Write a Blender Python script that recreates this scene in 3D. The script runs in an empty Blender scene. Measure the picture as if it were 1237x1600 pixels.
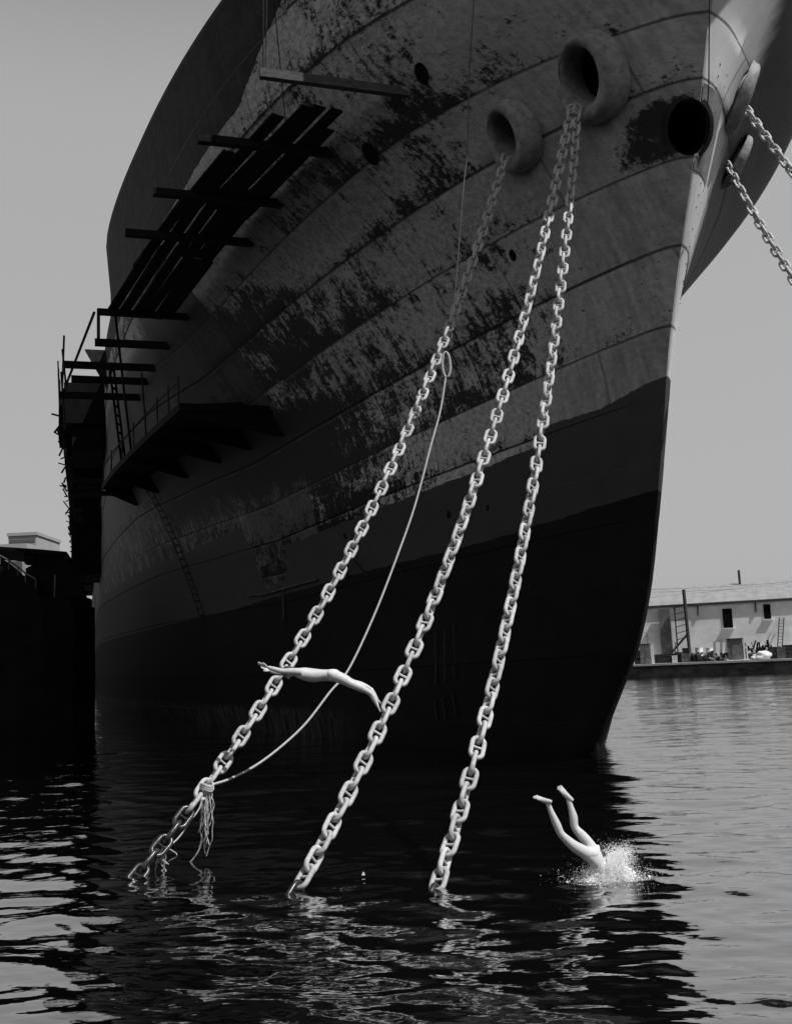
import bpy, bmesh, math, random, bisect
import numpy as np
from mathutils import Vector, Matrix, noise
random.seed(7)
R = math.radians
SC = bpy.context.scene
COL = SC.collection

# ------------------------------------------------------------ camera, sky, sun, exposure
IW, IH, FOC = 1237, 1600, 1600.0
PITCH, ROLL, CAMH = R(8.24), R(2.5), 3.15
fw = np.array([0, math.cos(PITCH), math.sin(PITCH)])
_u = np.array([0, -math.sin(PITCH), math.cos(PITCH)])
_r = np.array([1.0, 0, 0])
rt = math.cos(ROLL) * _r - math.sin(ROLL) * _u
up = math.cos(ROLL) * _u + math.sin(ROLL) * _r
CP = np.array([0, 0, CAMH])
cam_data = bpy.data.cameras.new('camera')
cam = bpy.data.objects.new('camera', cam_data)
COL.objects.link(cam)
cam_data.sensor_fit = 'HORIZONTAL'
cam_data.sensor_width = 36
cam_data.lens = 36 * FOC / IW
cam_data.clip_start = 0.1
cam_data.clip_end = 9000
cam.matrix_world = Matrix(((rt[0], up[0], -fw[0], CP[0]), (rt[1], up[1], -fw[1], CP[1]),
                           (rt[2], up[2], -fw[2], CP[2]), (0, 0, 0, 1)))
SC.camera = cam

SUN = Vector((0.548, -0.355, 1.0)).normalized()       # direction towards the sun
world = bpy.data.worlds.new('World')
SC.world = world
world.use_nodes = True
wn = world.node_tree
wn.nodes.clear()
sky = wn.nodes.new('ShaderNodeTexSky')
sky.sky_type = 'NISHITA'
sky.sun_disc = False
sky.sun_elevation = math.asin(SUN.z)
sky.sun_rotation = math.atan2(SUN.x, SUN.y)
sky.dust_density = 3.0
bw = wn.nodes.new('ShaderNodeRGBToBW')               # black and white film
pw = wn.nodes.new('ShaderNodeMath'); pw.operation = 'POWER'; pw.inputs[1].default_value = 0.15
ml = wn.nodes.new('ShaderNodeMath'); ml.operation = 'MULTIPLY'; ml.inputs[1].default_value = 3.75
bg = wn.nodes.new('ShaderNodeBackground')
bg.inputs['Strength'].default_value = 0.1
wo = wn.nodes.new('ShaderNodeOutputWorld')
wn.links.new(sky.outputs[0], bw.inputs[0]); wn.links.new(bw.outputs[0], pw.inputs[0])
wn.links.new(pw.outputs[0], ml.inputs[0])
# sky dimmed overhead to weaken the fill on the shaded chain tops
wtc = wn.nodes.new('ShaderNodeTexCoord'); wsp = wn.nodes.new('ShaderNodeSeparateXYZ')
wmr = wn.nodes.new('ShaderNodeMapRange'); wmr.interpolation_type = 'SMOOTHSTEP'
for k_, v_ in ((1, .47), (2, .80), (3, 1.0), (4, .10)): wmr.inputs[k_].default_value = v_
wmu = wn.nodes.new('ShaderNodeMath'); wmu.operation = 'MULTIPLY'
wn.links.new(wtc.outputs['Generated'], wsp.inputs[0]); wn.links.new(wsp.outputs[2], wmr.inputs[0])
wn.links.new(ml.outputs[0], wmu.inputs[0]); wn.links.new(wmr.outputs[0], wmu.inputs[1])
wn.links.new(wmu.outputs[0], bg.inputs['Color'])
wn.links.new(bg.outputs[0], wo.inputs[0])

sd = bpy.data.lights.new('sun', 'SUN')
sd.energy = 5.0
sd.angle = R(0.5)
sd.color = (1, 1, 1)
so = bpy.data.objects.new('sun', sd)
COL.objects.link(so)
so.rotation_euler = SUN.to_track_quat('Z', 'Y').to_euler()
so.location = (40, -40, 60)

SC.view_settings.view_transform = 'Standard'
SC.view_settings.look = 'None'
SC.view_settings.exposure = 0
SC.view_settings.gamma = 1
try:
    SC.cycles.max_bounces = 6
    SC.cycles.caustics_reflective = False
    SC.cycles.caustics_refractive = False
    SC.cycles.use_denoising = True
except Exception:
    pass


# ------------------------------------------------------------ small helpers
def ray(x, y):
    return fw + rt * (x - IW / 2) / FOC - up * (y - IH / 2) / FOC


def at(x, y, Y):                       # the point of that sight line at world depth Y
    r = ray(x, y)
    return Vector(CP + r * (Y / r[1]))


def on_z(x, y, z=0.0):
    r = ray(x, y)
    return Vector(CP + r * ((z - CAMH) / r[2]))


def in_plane(A, B, x, y):              # the point of that sight line in the vertical plane through A and B
    A = np.array(A); B = np.array(B)
    h = (B - A)[:2]
    n = np.array([-h[1], h[0], 0])
    r = ray(x, y)
    return Vector(CP + r * (((A - CP) @ n) / (r @ n)))


def pch(xs, ys, x):                    # monotone cubic interpolation
    n = len(xs)
    if n == 2 or x <= xs[0]:
        return ys[0] + (ys[1] - ys[0]) / (xs[1] - xs[0]) * (x - xs[0])
    if x >= xs[-1]:
        return ys[-1]
    h = [xs[i + 1] - xs[i] for i in range(n - 1)]
    d = [(ys[i + 1] - ys[i]) / h[i] for i in range(n - 1)]
    i = bisect.bisect_right(xs, x) - 1

    def m(k):
        if k == 0: return d[0]
        if k == n - 1: return d[-1]
        if d[k - 1] * d[k] <= 0: return 0.0
        return 3 * (h[k - 1] + h[k]) / ((2 * h[k] + h[k - 1]) / d[k - 1] + (h[k] + 2 * h[k - 1]) / d[k])
    t = (x - xs[i]) / h[i]
    return (2 * t**3 - 3 * t * t + 1) * ys[i] + (t**3 - 2 * t * t + t) * h[i] * m(i) + \
        (-2 * t**3 + 3 * t * t) * ys[i + 1] + (t**3 - t * t) * h[i] * m(i + 1)


class MB:                              # collects shapes, then becomes ONE mesh object
    def __init__(self):
        self.v = []; self.f = []

    def add(self, vs, fs):
        o = len(self.v)
        self.v += [tuple(p) for p in vs]
        self.f += [tuple(i + o for i in f) for f in fs]
        return self

    def box(self, c, size, rot=None):
        hx, hy, hz = (k / 2 for k in size)
        vs = [Vector((x, y, z)) for x in (-hx, hx) for y in (-hy, hy) for z in (-hz, hz)]
        if rot is not None:
            vs = [rot @ p for p in vs]
        c = Vector(c)
        return self.add([p + c for p in vs], [(0, 1, 3, 2), (4, 6, 7, 5), (0, 4, 5, 1), (2, 3, 7, 6), (0, 2, 6, 4), (1, 5, 7, 3)])

    def bar(self, a, b, w, h, upv=(0, 0, 1)):       # rectangular bar from a to b
        a = Vector(a); b = Vector(b)
        t = (b - a).normalized()
        u = Vector(upv)
        if abs(u.dot(t)) > .98: u = Vector((1, 0, 0))
        sx = t.cross(u).normalized(); sz = sx.cross(t)
        vs = []
        for p in (a, b):
            for i, j in ((-1, -1), (1, -1), (1, 1), (-1, 1)):
                vs.append(p + sx * (w / 2 * i) + sz * (h / 2 * j))
        return self.add(vs, [(0, 3, 2, 1), (4, 5, 6, 7), (0, 1, 5, 4), (1, 2, 6, 5), (2, 3, 7, 6), (3, 0, 4, 7)])

    def tube(self, pts, r, n=8, closed=False, cap=True):
        pts = [Vector(p) for p in pts]
        N = len(pts)
        rr = r if isinstance(r, (list, tuple)) else [r] * N
        vs = []; fs = []
        prev = None
        for i, p in enumerate(pts):
            if closed: t = pts[(i + 1) % N] - pts[i - 1]
            else: t = pts[min(i + 1, N - 1)] - pts[max(i - 1, 0)]
            t.normalize()
            if prev is None:
                a = Vector((0, 0, 1)) if abs(t.z) < .9 else Vector((1, 0, 0))
                x = t.cross(a).normalized()
            else:
                x = (prev - t * prev.dot(t)).normalized()
            prev = x
            y = t.cross(x)
            for k in range(n):
                an = 2 * math.pi * k / n
                vs.append(p + (x * math.cos(an) + y * math.sin(an)) * rr[i])
        M = N if closed else N - 1
        for i in range(M):
            for k in range(n):
                a = i * n + k; b = i * n + (k + 1) % n
                c = ((i + 1) % N) * n + (k + 1) % n; d = ((i + 1) % N) * n + k
                fs.append((a, b, c, d))
        if cap and not closed:
            fs.append(tuple(range(n - 1, -1, -1)))
            fs.append(tuple((N - 1) * n + k for k in range(n)))
        return self.add(vs, fs)

    def prism(self, poly, z0, z1):     # polygon in xy (counter-clockwise) extruded
        n = len(poly)
        vs = [(x, y, z0) for x, y in poly] + [(x, y, z1) for x, y in poly]
        fs = [tuple(range(n - 1, -1, -1)), tuple(range(n, 2 * n))]
        fs += [(i, (i + 1) % n, n + (i + 1) % n, n + i) for i in range(n)]
        return self.add(vs, fs)

    def loft(self, rings, cap=True):
        n = len(rings[0])
        vs = [p for r in rings for p in r]
        fs = []
        for i in range(len(rings) - 1):
            for k in range(n):
                fs.append((i * n + k, i * n + (k + 1) % n, (i + 1) * n + (k + 1) % n, (i + 1) * n + k))
        if cap:
            fs.append(tuple(range(n - 1, -1, -1)))
            fs.append(tuple((len(rings) - 1) * n + k for k in range(n)))
        return self.add(vs, fs)

    def blob(self, c, r, sub=2, amp=.25, freq=1.5, scale=(1, 1, 1)):
        bm = bmesh.new()
        bmesh.ops.create_icosphere(bm, subdivisions=sub, radius=1)
        c = Vector(c); vs = []
        for v in bm.verts:
            d = 1 + amp * noise.noise(v.co * freq + c * 3.1)
            vs.append(c + Vector((v.co.x * scale[0], v.co.y * scale[1], v.co.z * scale[2])) * (r * d))
        fs = [tuple(v.index for v in f.verts) for f in bm.faces]
        bm.free()
        return self.add(vs, fs)

    def mesh(self, name, material=None, smooth=False):
        me = bpy.data.meshes.new(name)
        me.from_pydata(self.v, [], self.f)
        bm = bmesh.new(); bm.from_mesh(me)
        bmesh.ops.recalc_face_normals(bm, faces=bm.faces)
        bm.to_mesh(me); bm.free()
        if material: me.materials.append(material)
        if smooth:
            me.polygons.foreach_set('use_smooth', [True] * len(me.polygons))
            me.set_sharp_from_angle(angle=R(40))
        me.update()
        return me

    def build(self, name, material, parent=None, smooth=False):
        return link(name, self.mesh(name, material, smooth), parent)


def link(name, data, parent=None):
    o = bpy.data.objects.new(name, data)
    COL.objects.link(o)
    if parent: o.parent = parent
    return o


def tag(o, label, cat, group=None):
    o['label'] = label; o['category'] = cat
    if group: o['group'] = group
    return o


def thing(name, label, cat, loc=(0, 0, 0), rotz=0.0, group=None):
    o = link(name, None)
    o.location = loc; o.rotation_euler = (0, 0, rotz)
    return tag(o, label, cat, group)


def based(mb, loc):                    # move a builder's shapes so that loc becomes the local origin
    mb.v = [(p[0] - loc[0], p[1] - loc[1], p[2] - loc[2]) for p in mb.v]
    return mb


# ------------------------------------------------------------ materials (all greys: black and white film)
class G:
    def __init__(self, name):
        self.m = bpy.data.materials.new(name)
        self.m.use_nodes = True
        self.t = self.m.node_tree
        self.t.nodes.clear()
        self.out = self.t.nodes.new('ShaderNodeOutputMaterial')
        self.b = self.t.nodes.new('ShaderNodeBsdfPrincipled')
        self.t.links.new(self.b.outputs[0], self.out.inputs[0])
        self.tc = self.t.nodes.new('ShaderNodeTexCoord')

    def put(self, sock, v):
        if isinstance(v, bpy.types.NodeSocket): self.t.links.new(v, sock)
        elif v is not None:
            try: sock.default_value = v
            except Exception: sock.default_value = (v, v, v, 1) if sock.type == 'RGBA' else (v, v, v)

    def math(self, op, a, b=None, c=None, clamp=False):
        n = self.t.nodes.new('ShaderNodeMath'); n.operation = op; n.use_clamp = clamp
        for i, v in enumerate((a, b, c)): self.put(n.inputs[i], v)
        return n.outputs[0]

    def mix(self, f, a, b):            # scalar mix a -> b
        n = self.t.nodes.new('ShaderNodeMix'); n.data_type = 'FLOAT'
        self.put(n.inputs[0], f); self.put(n.inputs[2], a); self.put(n.inputs[3], b)
        return n.outputs[0]

    def step(self, v, lo, hi, a=0.0, b=1.0):
        n = self.t.nodes.new('ShaderNodeMapRange'); n.interpolation_type = 'SMOOTHSTEP'
        self.put(n.inputs[0], v)
        for i, k in enumerate((lo, hi, a, b)): self.put(n.inputs[i + 1], k)
        return n.outputs[0]

    def xyz(self, x, y, z):
        n = self.t.nodes.new('ShaderNodeCombineXYZ')
        for i, v in enumerate((x, y, z)): self.put(n.inputs[i], v)
        return n.outputs[0]

    def sep(self, v):
        n = self.t.nodes.new('ShaderNodeSeparateXYZ'); self.put(n.inputs[0], v)
        return n.outputs

    def noise(self, vec, scale, detail=4, rough=.55, dist=0):
        n = self.t.nodes.new('ShaderNodeTexNoise')
        self.put(n.inputs['Vector'], vec)
        for k, v in (('Scale', scale), ('Detail', detail), ('Roughness', rough), ('Distortion', dist)):
            n.inputs[k].default_value = v
        return n.outputs['Fac'] if 'Fac' in n.outputs else n.outputs[0]

    def white(self, vec):
        n = self.t.nodes.new('ShaderNodeTexWhiteNoise'); n.noise_dimensions = '3D'
        self.put(n.inputs['Vector'], vec)
        return n.outputs['Value']

    def ramp(self, v, x0, x1, y1, pts, const=False):      # piecewise curve of v, y in 0..y1
        n = self.t.nodes.new('ShaderNodeValToRGB')
        cr = n.color_ramp
        cr.interpolation = 'CONSTANT' if const else 'LINEAR'
        self.put(n.inputs[0], self.math('DIVIDE', self.math('SUBTRACT', v, x0), x1 - x0, clamp=True))
        while len(cr.elements) > 1: cr.elements.remove(cr.elements[0])
        for i, (x, y) in enumerate(pts):
            p = (x - x0) / (x1 - x0)
            e = cr.elements[0] if i == 0 else cr.elements.new(p)
            e.position = p
            e.color = (y / y1,) * 3 + (1,)
        return self.math('MULTIPLY', n.outputs[0], y1)

    def bump(self, h, strength=.3, dist=.02):
        n = self.t.nodes.new('ShaderNodeBump')
        n.inputs['Strength'].default_value = strength; n.inputs['Distance'].default_value = dist
        self.put(n.inputs['Height'], h)
        self.t.links.new(n.outputs[0], self.b.inputs['Normal'])

    def fin(self, col, rough=.6, spec=.3, metal=0.0):
        self.put(self.b.inputs['Base Color'], col)
        self.put(self.b.inputs['Roughness'], rough)
        self.b.inputs['Specular IOR Level'].default_value = spec
        self.b.inputs['Metallic'].default_value = metal
        return self.m


def plain(name, lo, hi, scale=3.0, rough=.7, spec=.25, bump=.25, stretch=(1, 1, 1), detail=6):
    g = G(name)
    s = g.sep(g.tc.outputs['Object'])
    v = g.xyz(g.math('MULTIPLY', s[0], stretch[0]), g.math('MULTIPLY', s[1], stretch[1]), g.math('MULTIPLY', s[2], stretch[2]))
    n = g.noise(v, scale, detail, .65)
    if bump: g.bump(n, bump, .02)
    return g.fin(g.mix(g.step(n, .3, .7), lo, hi), rough, spec)


M = {}
def chain_mat(name, lo, hi, rough, spec):
    g = G(name)
    inf = g.t.nodes.new('ShaderNodeObjectInfo')
    rnd = inf.outputs['Random']
    sp = g.sep(g.tc.outputs['Object'])
    n = g.noise(g.xyz(g.math('ADD', sp[0], g.math('MULTIPLY', rnd, 40)), sp[1], sp[2]), 16, 7, .7)
    c = g.math('MULTIPLY', g.mix(g.step(n, .3, .6), lo, hi), g.mix(rnd, .8, 1.1))
    c = g.mix(g.step(n, .60, .70, 0, .6), c, .05)
    g.bump(n, .5, .008)
    return g.fin(c, rough, spec)


M['chain'] = chain_mat('chain_steel', .33, .48, .58, .3)
M['chain_wet'] = chain_mat('wet_chain_steel', .012, .035, .22, .5)
M['rope'] = plain('manila_rope', .34, .5, 40, .85, .1, .5)
M['wire'] = plain('wire_rope', .03, .08, 3, .6, .3, .1)
M['dark_steel'] = plain('dark_steel', .008, .025, 3, .7, .1, .2)
M['bolster'] = plain('bolster_paint', .17, .34, 4, .65, .15, .7)
M['wood'] = plain('staging_timber', .006, .018, 4, .9, .05, .3, (1, 1, 4))
M['wood_pale'] = plain('pale_timber', .05, .10, 4, .85, .15, .3, (1, 1, 4))
M['skin'] = plain('skin', .46, .55, 14, .5, .35, .05)
M['cloth'] = plain('swim_trunks', .58, .66, 30, .8, .1, .2)
M['hair'] = plain('hair', .03, .06, 60, .6, .3, .4)
M['foam'] = plain('splash_foam', .90, .96, 30, .5, .3, 0)
M['black_ship'] = plain('black_ship_paint', .004, .009, .8, .8, .04, .2)
M['tank_grey'] = plain('faded_grey_paint', .06, .12, 1.2, .7, .2, .2)
M['stucco'] = plain('weathered_stucco', .66, .88, .35, .9, .1, .3, (1, 1, 1.6), 9)
M['roof'] = plain('corrugated_roof', .23, .31, 1.2, .8, .2, .2, (1, 1, 1))
M['concrete'] = plain('quay_concrete', .05, .17, .5, .9, .1, .4, (1, 1, 2))
M['deck'] = plain('quay_deck', .32, .45, .6, .9, .1, .2)
M['void'] = plain('dark_opening', .004, .008, 2, .9, .05, 0)
M['grey_box'] = plain('grey_painted_wood', .10, .20, 2, .8, .2, .2)
M['dark_box'] = plain('dark_painted_wood', .03, .07, 2, .8, .2, .2)
M['white_paint'] = plain('white_paint', .62, .8, 2, .6, .3, .1)
M['pale_block'] = plain('pale_concrete', .3, .36, .1, .9, .1, 0)


# ------------------------------------------------------------ water: one sheet out to the horizon
def make_water():
    rs = list(np.geomspace(5.0, 170, 560)) + list(np.geomspace(180, 4500, 14))
    an = list(np.radians(np.linspace(-27, 27, 620))) + list(np.radians(np.linspace(32, 328, 38)))
    rs = np.array(rs); an = np.array(an)
    RR, AA = np.meshgrid(rs, an, indexing='ij')
    X = RR * np.sin(AA); Y = RR * np.cos(AA)
    dr = np.gradient(rs)[:, None] * np.ones_like(AA)
    da = RR * np.radians(54 / 620)
    da[:, 619:] = 60
    Z = np.zeros_like(X)
    rng = np.random.RandomState(11)
    for k in range(90):
        lam = 0.20 * (22 ** (rng.rand() ** 1.15))
        th = rng.normal(0, .42) + .12
        kx, ky = math.sin(th) * 2 * math.pi / lam, math.cos(th) * 2 * math.pi / lam
        slope = .0165 * (1.0 if lam < 1.0 else .72 if lam < 2.2 else .5)
        a = slope * lam / (2 * math.pi)
        cell = np.maximum(dr * abs(math.cos(th)), da * abs(math.sin(th)))
        w = np.clip((lam / cell - 2.5) / 2.0, 0, 1)
        ph = rng.rand() * 6.283
        Z += a * w * np.sin(kx * X + ky * Y + ph + .6 * np.sin(.21 * X + rng.rand() * 6) + .5 * np.sin(.17 * Y + rng.rand() * 6))
    # rings round the swimmer's splash
    cx, cy = SPLASH
    d = np.hypot((X - cx) * .8, Y - cy)
    Z += .012 * np.exp(-((d - .5) / .5) ** 2) * np.sin(d * 17 + 2 * np.sin(3 * np.arctan2(Y - cy, X - cx))) * (dr < .12)
    nr, na = X.shape
    me = bpy.data.meshes.new('water')
    verts = np.stack([X, Y, Z], -1).reshape(-1, 3)
    verts = np.vstack([verts, [[0, 0, 0]]])
    i = np.arange(nr - 1)[:, None]; j = np.arange(na)[None, :]
    a0 = i * na + j; b0 = i * na + (j + 1) % na
    q = np.stack([a0, b0, b0 + na, a0 + na], -1).reshape(-1, 4)
    tri = np.stack([np.full(na, nr * na), (np.arange(na) + 1) % na, np.arange(na)], -1)
    nv, nq, ntr = len(verts), len(q), len(tri)
    me.vertices.add(nv); me.vertices.foreach_set('co', verts.ravel())
    me.loops.add(nq * 4 + ntr * 3)
    me.loops.foreach_set('vertex_index', np.concatenate([q.ravel(), tri.ravel()]).astype(np.int32))
    me.polygons.add(nq + ntr)
    me.polygons.foreach_set('loop_start', np.concatenate([np.arange(nq) * 4, nq * 4 + np.arange(ntr) * 3]).astype(np.int32))
    me.polygons.foreach_set('use_smooth', np.ones(nq + ntr, dtype=bool))
    me.update(calc_edges=True)
    me.validate()
    g = G('harbour_water')
    s = g.sep(g.tc.outputs['Object'])
    v1 = g.xyz(g.math('MULTIPLY', s[0], .42), s[1], 0)
    n1 = g.noise(v1, 2.6, 3, .5)
    n2 = g.noise(v1, 9.0, 2, .5)
    n3 = g.noise(v1, .55, 2, .5)
    h = g.math('ADD', g.math('MULTIPLY', n1, .75), g.math('ADD', g.math('MULTIPLY', n2, .15), g.math('MULTIPLY', n3, 1.2)))
    h = g.math('MULTIPLY', h, g.step(s[1], 16, 48, .75, 2.2))
    g.bump(h, 1.0, .030)
    g.b.inputs['Base Color'].default_value = (.003, .003, .003, 1)
    g.b.inputs['Roughness'].default_value = .3
    g.b.inputs['Specular IOR Level'].default_value = 0
    gl = g.t.nodes.new('ShaderNodeBsdfGlossy')
    gl.inputs['Roughness'].default_value = .04
    gl.inputs['Color'].default_value = (.93, .93, .93, 1)
    nrm = g.b.inputs['Normal'].links[0].from_socket
    g.t.links.new(nrm, gl.inputs['Normal'])
    fr = g.t.nodes.new('ShaderNodeFresnel'); fr.inputs['IOR'].default_value = 1.45
    g.t.links.new(nrm, fr.inputs['Normal'])
    fac = g.math('ADD', g.math('MULTIPLY', g.math('POWER', fr.outputs[0], .5), .92), .20, clamp=True)
    mx = g.t.nodes.new('ShaderNodeMixShader')
    g.t.links.new(fac, mx.inputs[0]); g.t.links.new(g.b.outputs[0], mx.inputs[1]); g.t.links.new(gl.outputs[0], mx.inputs[2])
    g.t.links.new(mx.outputs[0], g.out.inputs[0])
    me.materials.append(g.m)
    o = link('water', me)
    o['kind'] = 'structure'


SPLASH = (2.72, 14.95)
make_water()

# ------------------------------------------------------------ the ship
TH = R(17)
S0 = Vector((5.79, 32.76, 0))
SHIP_ROT = math.pi / 2 + TH
AX = Vector((-math.sin(TH), math.cos(TH), 0)); LX = Vector((-math.cos(TH), -math.sin(TH), 0))


def W(s, b, z):
    return S0 + AX * s + LX * b + Vector((0, 0, z))


STEM_Z = [-3, -1, 0, 1, 2.15, 3.07, 4.14, 5.18, 6.91, 9.44, 10.94, 12.7, 15.4, 17.31, 19.33, 21, 22, 26]
STEM_S = [4, 1.4, 0, -.98, -2.14, -3.03, -3.73, -4.24, -4.84, -5.62, -6.04, -6.69, -7.87, -8.6, -9.33, -10.2, -11.0, -15.0]  # unseen bow tip raked further forward to throw shadow on the chain tops
TAB = [(-3, [(0, 0), (.15, .4), (1, 1.2), (3, 2.4), (8, 4.), (20, 5.9), (33, 8.2), (70, 13.2), (200, 14)]),
       (0, [(0, 0), (.15, .25), (1, .8), (3, 2.0), (8.3, 4.2), (23, 6.9), (33, 9.1), (70, 13.8), (200, 14)]),
       (5, [(0, 0), (.15, .18), (1, .55), (4, 1.8), (12, 4.5), (27, 8.2), (37, 10.4), (74, 14), (200, 14)]),
       (11, [(0, 0), (.15, .2), (1, .65), (6, 2.6), (16, 6.0), (29, 9.8), (39, 12.), (70, 14), (200, 14)]),
       (17, [(0, 0), (.2, .4), (1, 1.2), (4, 3.4), (8.5, 5.7), (18, 9.2), (31, 12.8), (42, 13.8), (200, 14)]),
       (21, [(0, 0), (.3, .8), (1, 1.9), (3.5, 5.0), (8, 8.4), (17, 11.5), (30, 13.4), (43, 14), (200, 14)]),
       (26, [(0, 0), (.3, .9), (1, 1.9), (3, 3.4), (6, 5.2), (10, 8.4), (16, 10.9), (25, 12.9), (35, 14.2), (48, 14.6), (200, 14.6)])]


def stem(z):
    return pch(STEM_Z, STEM_S, z)


def half(s, z):                        # half breadth of the hull
    t = s - stem(z)
    if t <= 0: return 0.0
    return pch([r[0] for r in TAB], [pch([p[0] for p in r[1]], [p[1] for p in r[1]], t) for r in TAB], z)


SEAMS = [-3, -1, 1, 3, 5, 6.6, 8.0, 9.6, 11.3, 13.2, 15.2, 16.95, 18.4, 20.8, 22.8, 25]


def zrow(z0, s):
    g = min(max(z0 / 11, 0), 1) * min(max((25 - z0) / 3, 0), 1)
    z = z0 - .075 * g * min(max(s, -12), 15)
    if z > 20:
        k = min(max((s - 22) / 2.3, 0), 1)
        zt = 25 - 3 * k * k * (3 - 2 * k)
        z = 20 + (z - 20) * (zt - 20) / 5
    return z


def hull_normal(s, z, side=1):
    e = .05
    p = Vector((s, half(s, z), z))
    ds = Vector((s + e, half(s + e, z), z)) - p
    dz = Vector((s, half(s, z + e), z + e)) - p
    n = dz.cross(ds).normalized()
    if n.y < 0: n = -n
    if side < 0: n.y = -n.y
    return n


def hull_material():
    g = G('hull_paint')
    s, b, z = g.sep(g.tc.outputs['Object'])[:3]
    uv = g.sep(g.tc.outputs['UV'])
    v = g.math('MULTIPLY', uv[1], 15.0)
    row = g.math('FLOOR', v)
    fv = g.math('FRACT', v)
    up_ = g.math('ADD', g.math('DIVIDE', s, 7.3), g.math('MULTIPLY', row, .37))
    col = g.math('FLOOR', up_)
    fu = g.math('FRACT', up_)
    pr = g.white(g.xyz(row, col, g.math('SIGN', b)))
    base = g.xyz(s, g.math('MULTIPLY', pr, 23.0), z)
    n1 = g.noise(g.xyz(g.math('MULTIPLY', s, .8), g.math('MULTIPLY', pr, 23.0), z), 1.35, 12, .78, .2)
    st = g.noise(g.xyz(g.math('MULTIPLY', s, 4.6), g.math('MULTIPLY', pr, 31.0), g.math('MULTIPLY', z, .7)), 1.0, 8, .68)
    fine = g.noise(base, 7.0, 6, .7)
    big = g.noise(g.xyz(g.math('MULTIPLY', s, .5), b, z), .28, 3, .5)
    t = g.math('SUBTRACT', s, g.ramp(z, 0, 26, 20, [(zz, 14 + stem(zz)) for zz in (0, 1, 3, 5, 7, 11, 15.4, 19.3, 22, 26)]))
    t = g.math('ADD', t, 14.0)          # distance aft of the stem at this height
    # rust and bare patches
    bias = g.math('MULTIPLY', g.math('SUBTRACT', pr, .5), .10)
    bias = g.math('ADD', bias, g.math('MULTIPLY', g.math('SUBTRACT', big, .5), .24))
    lowstrake = g.math('MULTIPLY', g.step(z, 10.5, 17.5, 1, 0), .018)
    bias = g.math('ADD', bias, lowstrake)
    aft = g.math('MULTIPLY', g.math('MULTIPLY', g.step(s, 3.5, 8.5), g.step(s, 11.2, 11.5, 1, 0)), g.step(z, 18.0, 17.0))
    bias = g.math('ADD', bias, g.math('MULTIPLY', aft, .115))
    nearstem = g.step(t, 1.0, 6.5, -.11, 0)
    bias = g.math('ADD', bias, nearstem)
    under = g.math('MULTIPLY', g.math('MULTIPLY', g.step(s, 7.0, 11.0), g.step(s, 24, 29, 1, 0)), g.step(z, 13.9, 13.0))  # stain and shade beneath the side platform, painted into the hull tone
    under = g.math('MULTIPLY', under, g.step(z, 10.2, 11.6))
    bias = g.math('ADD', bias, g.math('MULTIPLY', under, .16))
    soot = g.math('MULTIPLY', g.math('MULTIPLY', g.step(t, 1.75, .75, 0, 1), g.step(g.math('ABSOLUTE', g.math('SUBTRACT', z, 16.6)), 1.0, .25)), g.step(b, .05, .2))
    bias = g.math('ADD', bias, g.math('MULTIPLY', soot, .30))
    seamdirt = g.math('MULTIPLY', g.step(fv, .0, .45, .05, -.02), 1.0)
    bias = g.math('ADD', bias, seamdirt)
    mixn = g.math('ADD', g.math('MULTIPLY', n1, .62), g.math('MULTIPLY', st, .38))
    mixn = g.math('ADD', mixn, g.math('MULTIPLY', g.math('SUBTRACT', g.noise(base, 9, 6, .75), .5), .42))
    m = g.step(g.math('ADD', mixn, bias), .488, .578)
    m2 = g.step(g.math('ADD', fine, g.math('MULTIPLY', bias, .5)), .60, .68, 0, .7)
    light = g.mix(fine, .30, .68)
    light = g.math('MULTIPLY', light, g.mix(pr, .85, 1.15))
    spk = g.noise(base, 5.5, 10, .8, .1)
    light = g.math('MULTIPLY', light, g.mix(g.step(spk, .42, .58), g.mix(g.step(t, 2, 7), .86, .62), 1.05))
    light = g.math('MULTIPLY', light, g.mix(g.step(t, 1.5, 6.5), g.mix(g.step(st, .3, .7), .55, .9), 1.0))
    tone = g.mix(g.math('MAXIMUM', m, m2), light, g.mix(fine, .006, .028))
    # clean repainted side aft of the flare's end frame
    clean = g.math('MULTIPLY', g.math('MULTIPLY', g.step(s, 11.25, 11.35), g.step(z, 12.5, 12.6)), g.step(z, 19, 18))
    tone = g.mix(clean, tone, g.mix(g.math('MULTIPLY', st, n1), .05, .22))
    streaky = g.math('MULTIPLY', g.step(s, 11.25, 11.35), g.step(z, 12.6, 12.5))
    streaky = g.math('MULTIPLY', streaky, g.math('SUBTRACT', 1.0, g.math('MULTIPLY', under, .85)))
    aft2 = g.step(s, 17.0, 18.5, .85, 0)
    streaky = g.math('MULTIPLY', streaky, g.math('SUBTRACT', 1.0, aft2))
    tone = g.mix(g.math('MULTIPLY', aft2, g.step(s, 11.25, 11.35)), tone, g.mix(m, .05, .012))
    tone = g.mix(streaky, tone, g.math('MULTIPLY', g.mix(g.step(g.math('ADD', g.math('MULTIPLY', st, .6), g.math('MULTIPLY', fine, .4)), .42, .60), .03, .25), g.mix(g.step(n1, .35, .6), 1.0, .35)))
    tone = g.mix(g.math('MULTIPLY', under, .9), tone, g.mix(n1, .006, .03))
    # dark top strake along the flare
    ztop = g.ramp(s, -12, 60, 26, [(-12, 26), (-3.5, 25.2), (-1.4, 23.3), (1.9, 21.5), (7, 21.0), (24, 20.6), (60, 20.5)])
    tone = g.mix(g.math('MULTIPLY', g.math('GREATER_THAN', g.math('ADD', z, g.math('MULTIPLY', g.math('SUBTRACT', n1, .5), .35)), ztop), g.math('GREATER_THAN', b, 0)), tone, g.mix(g.step(mixn, .4, .6), .026, .004))
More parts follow.
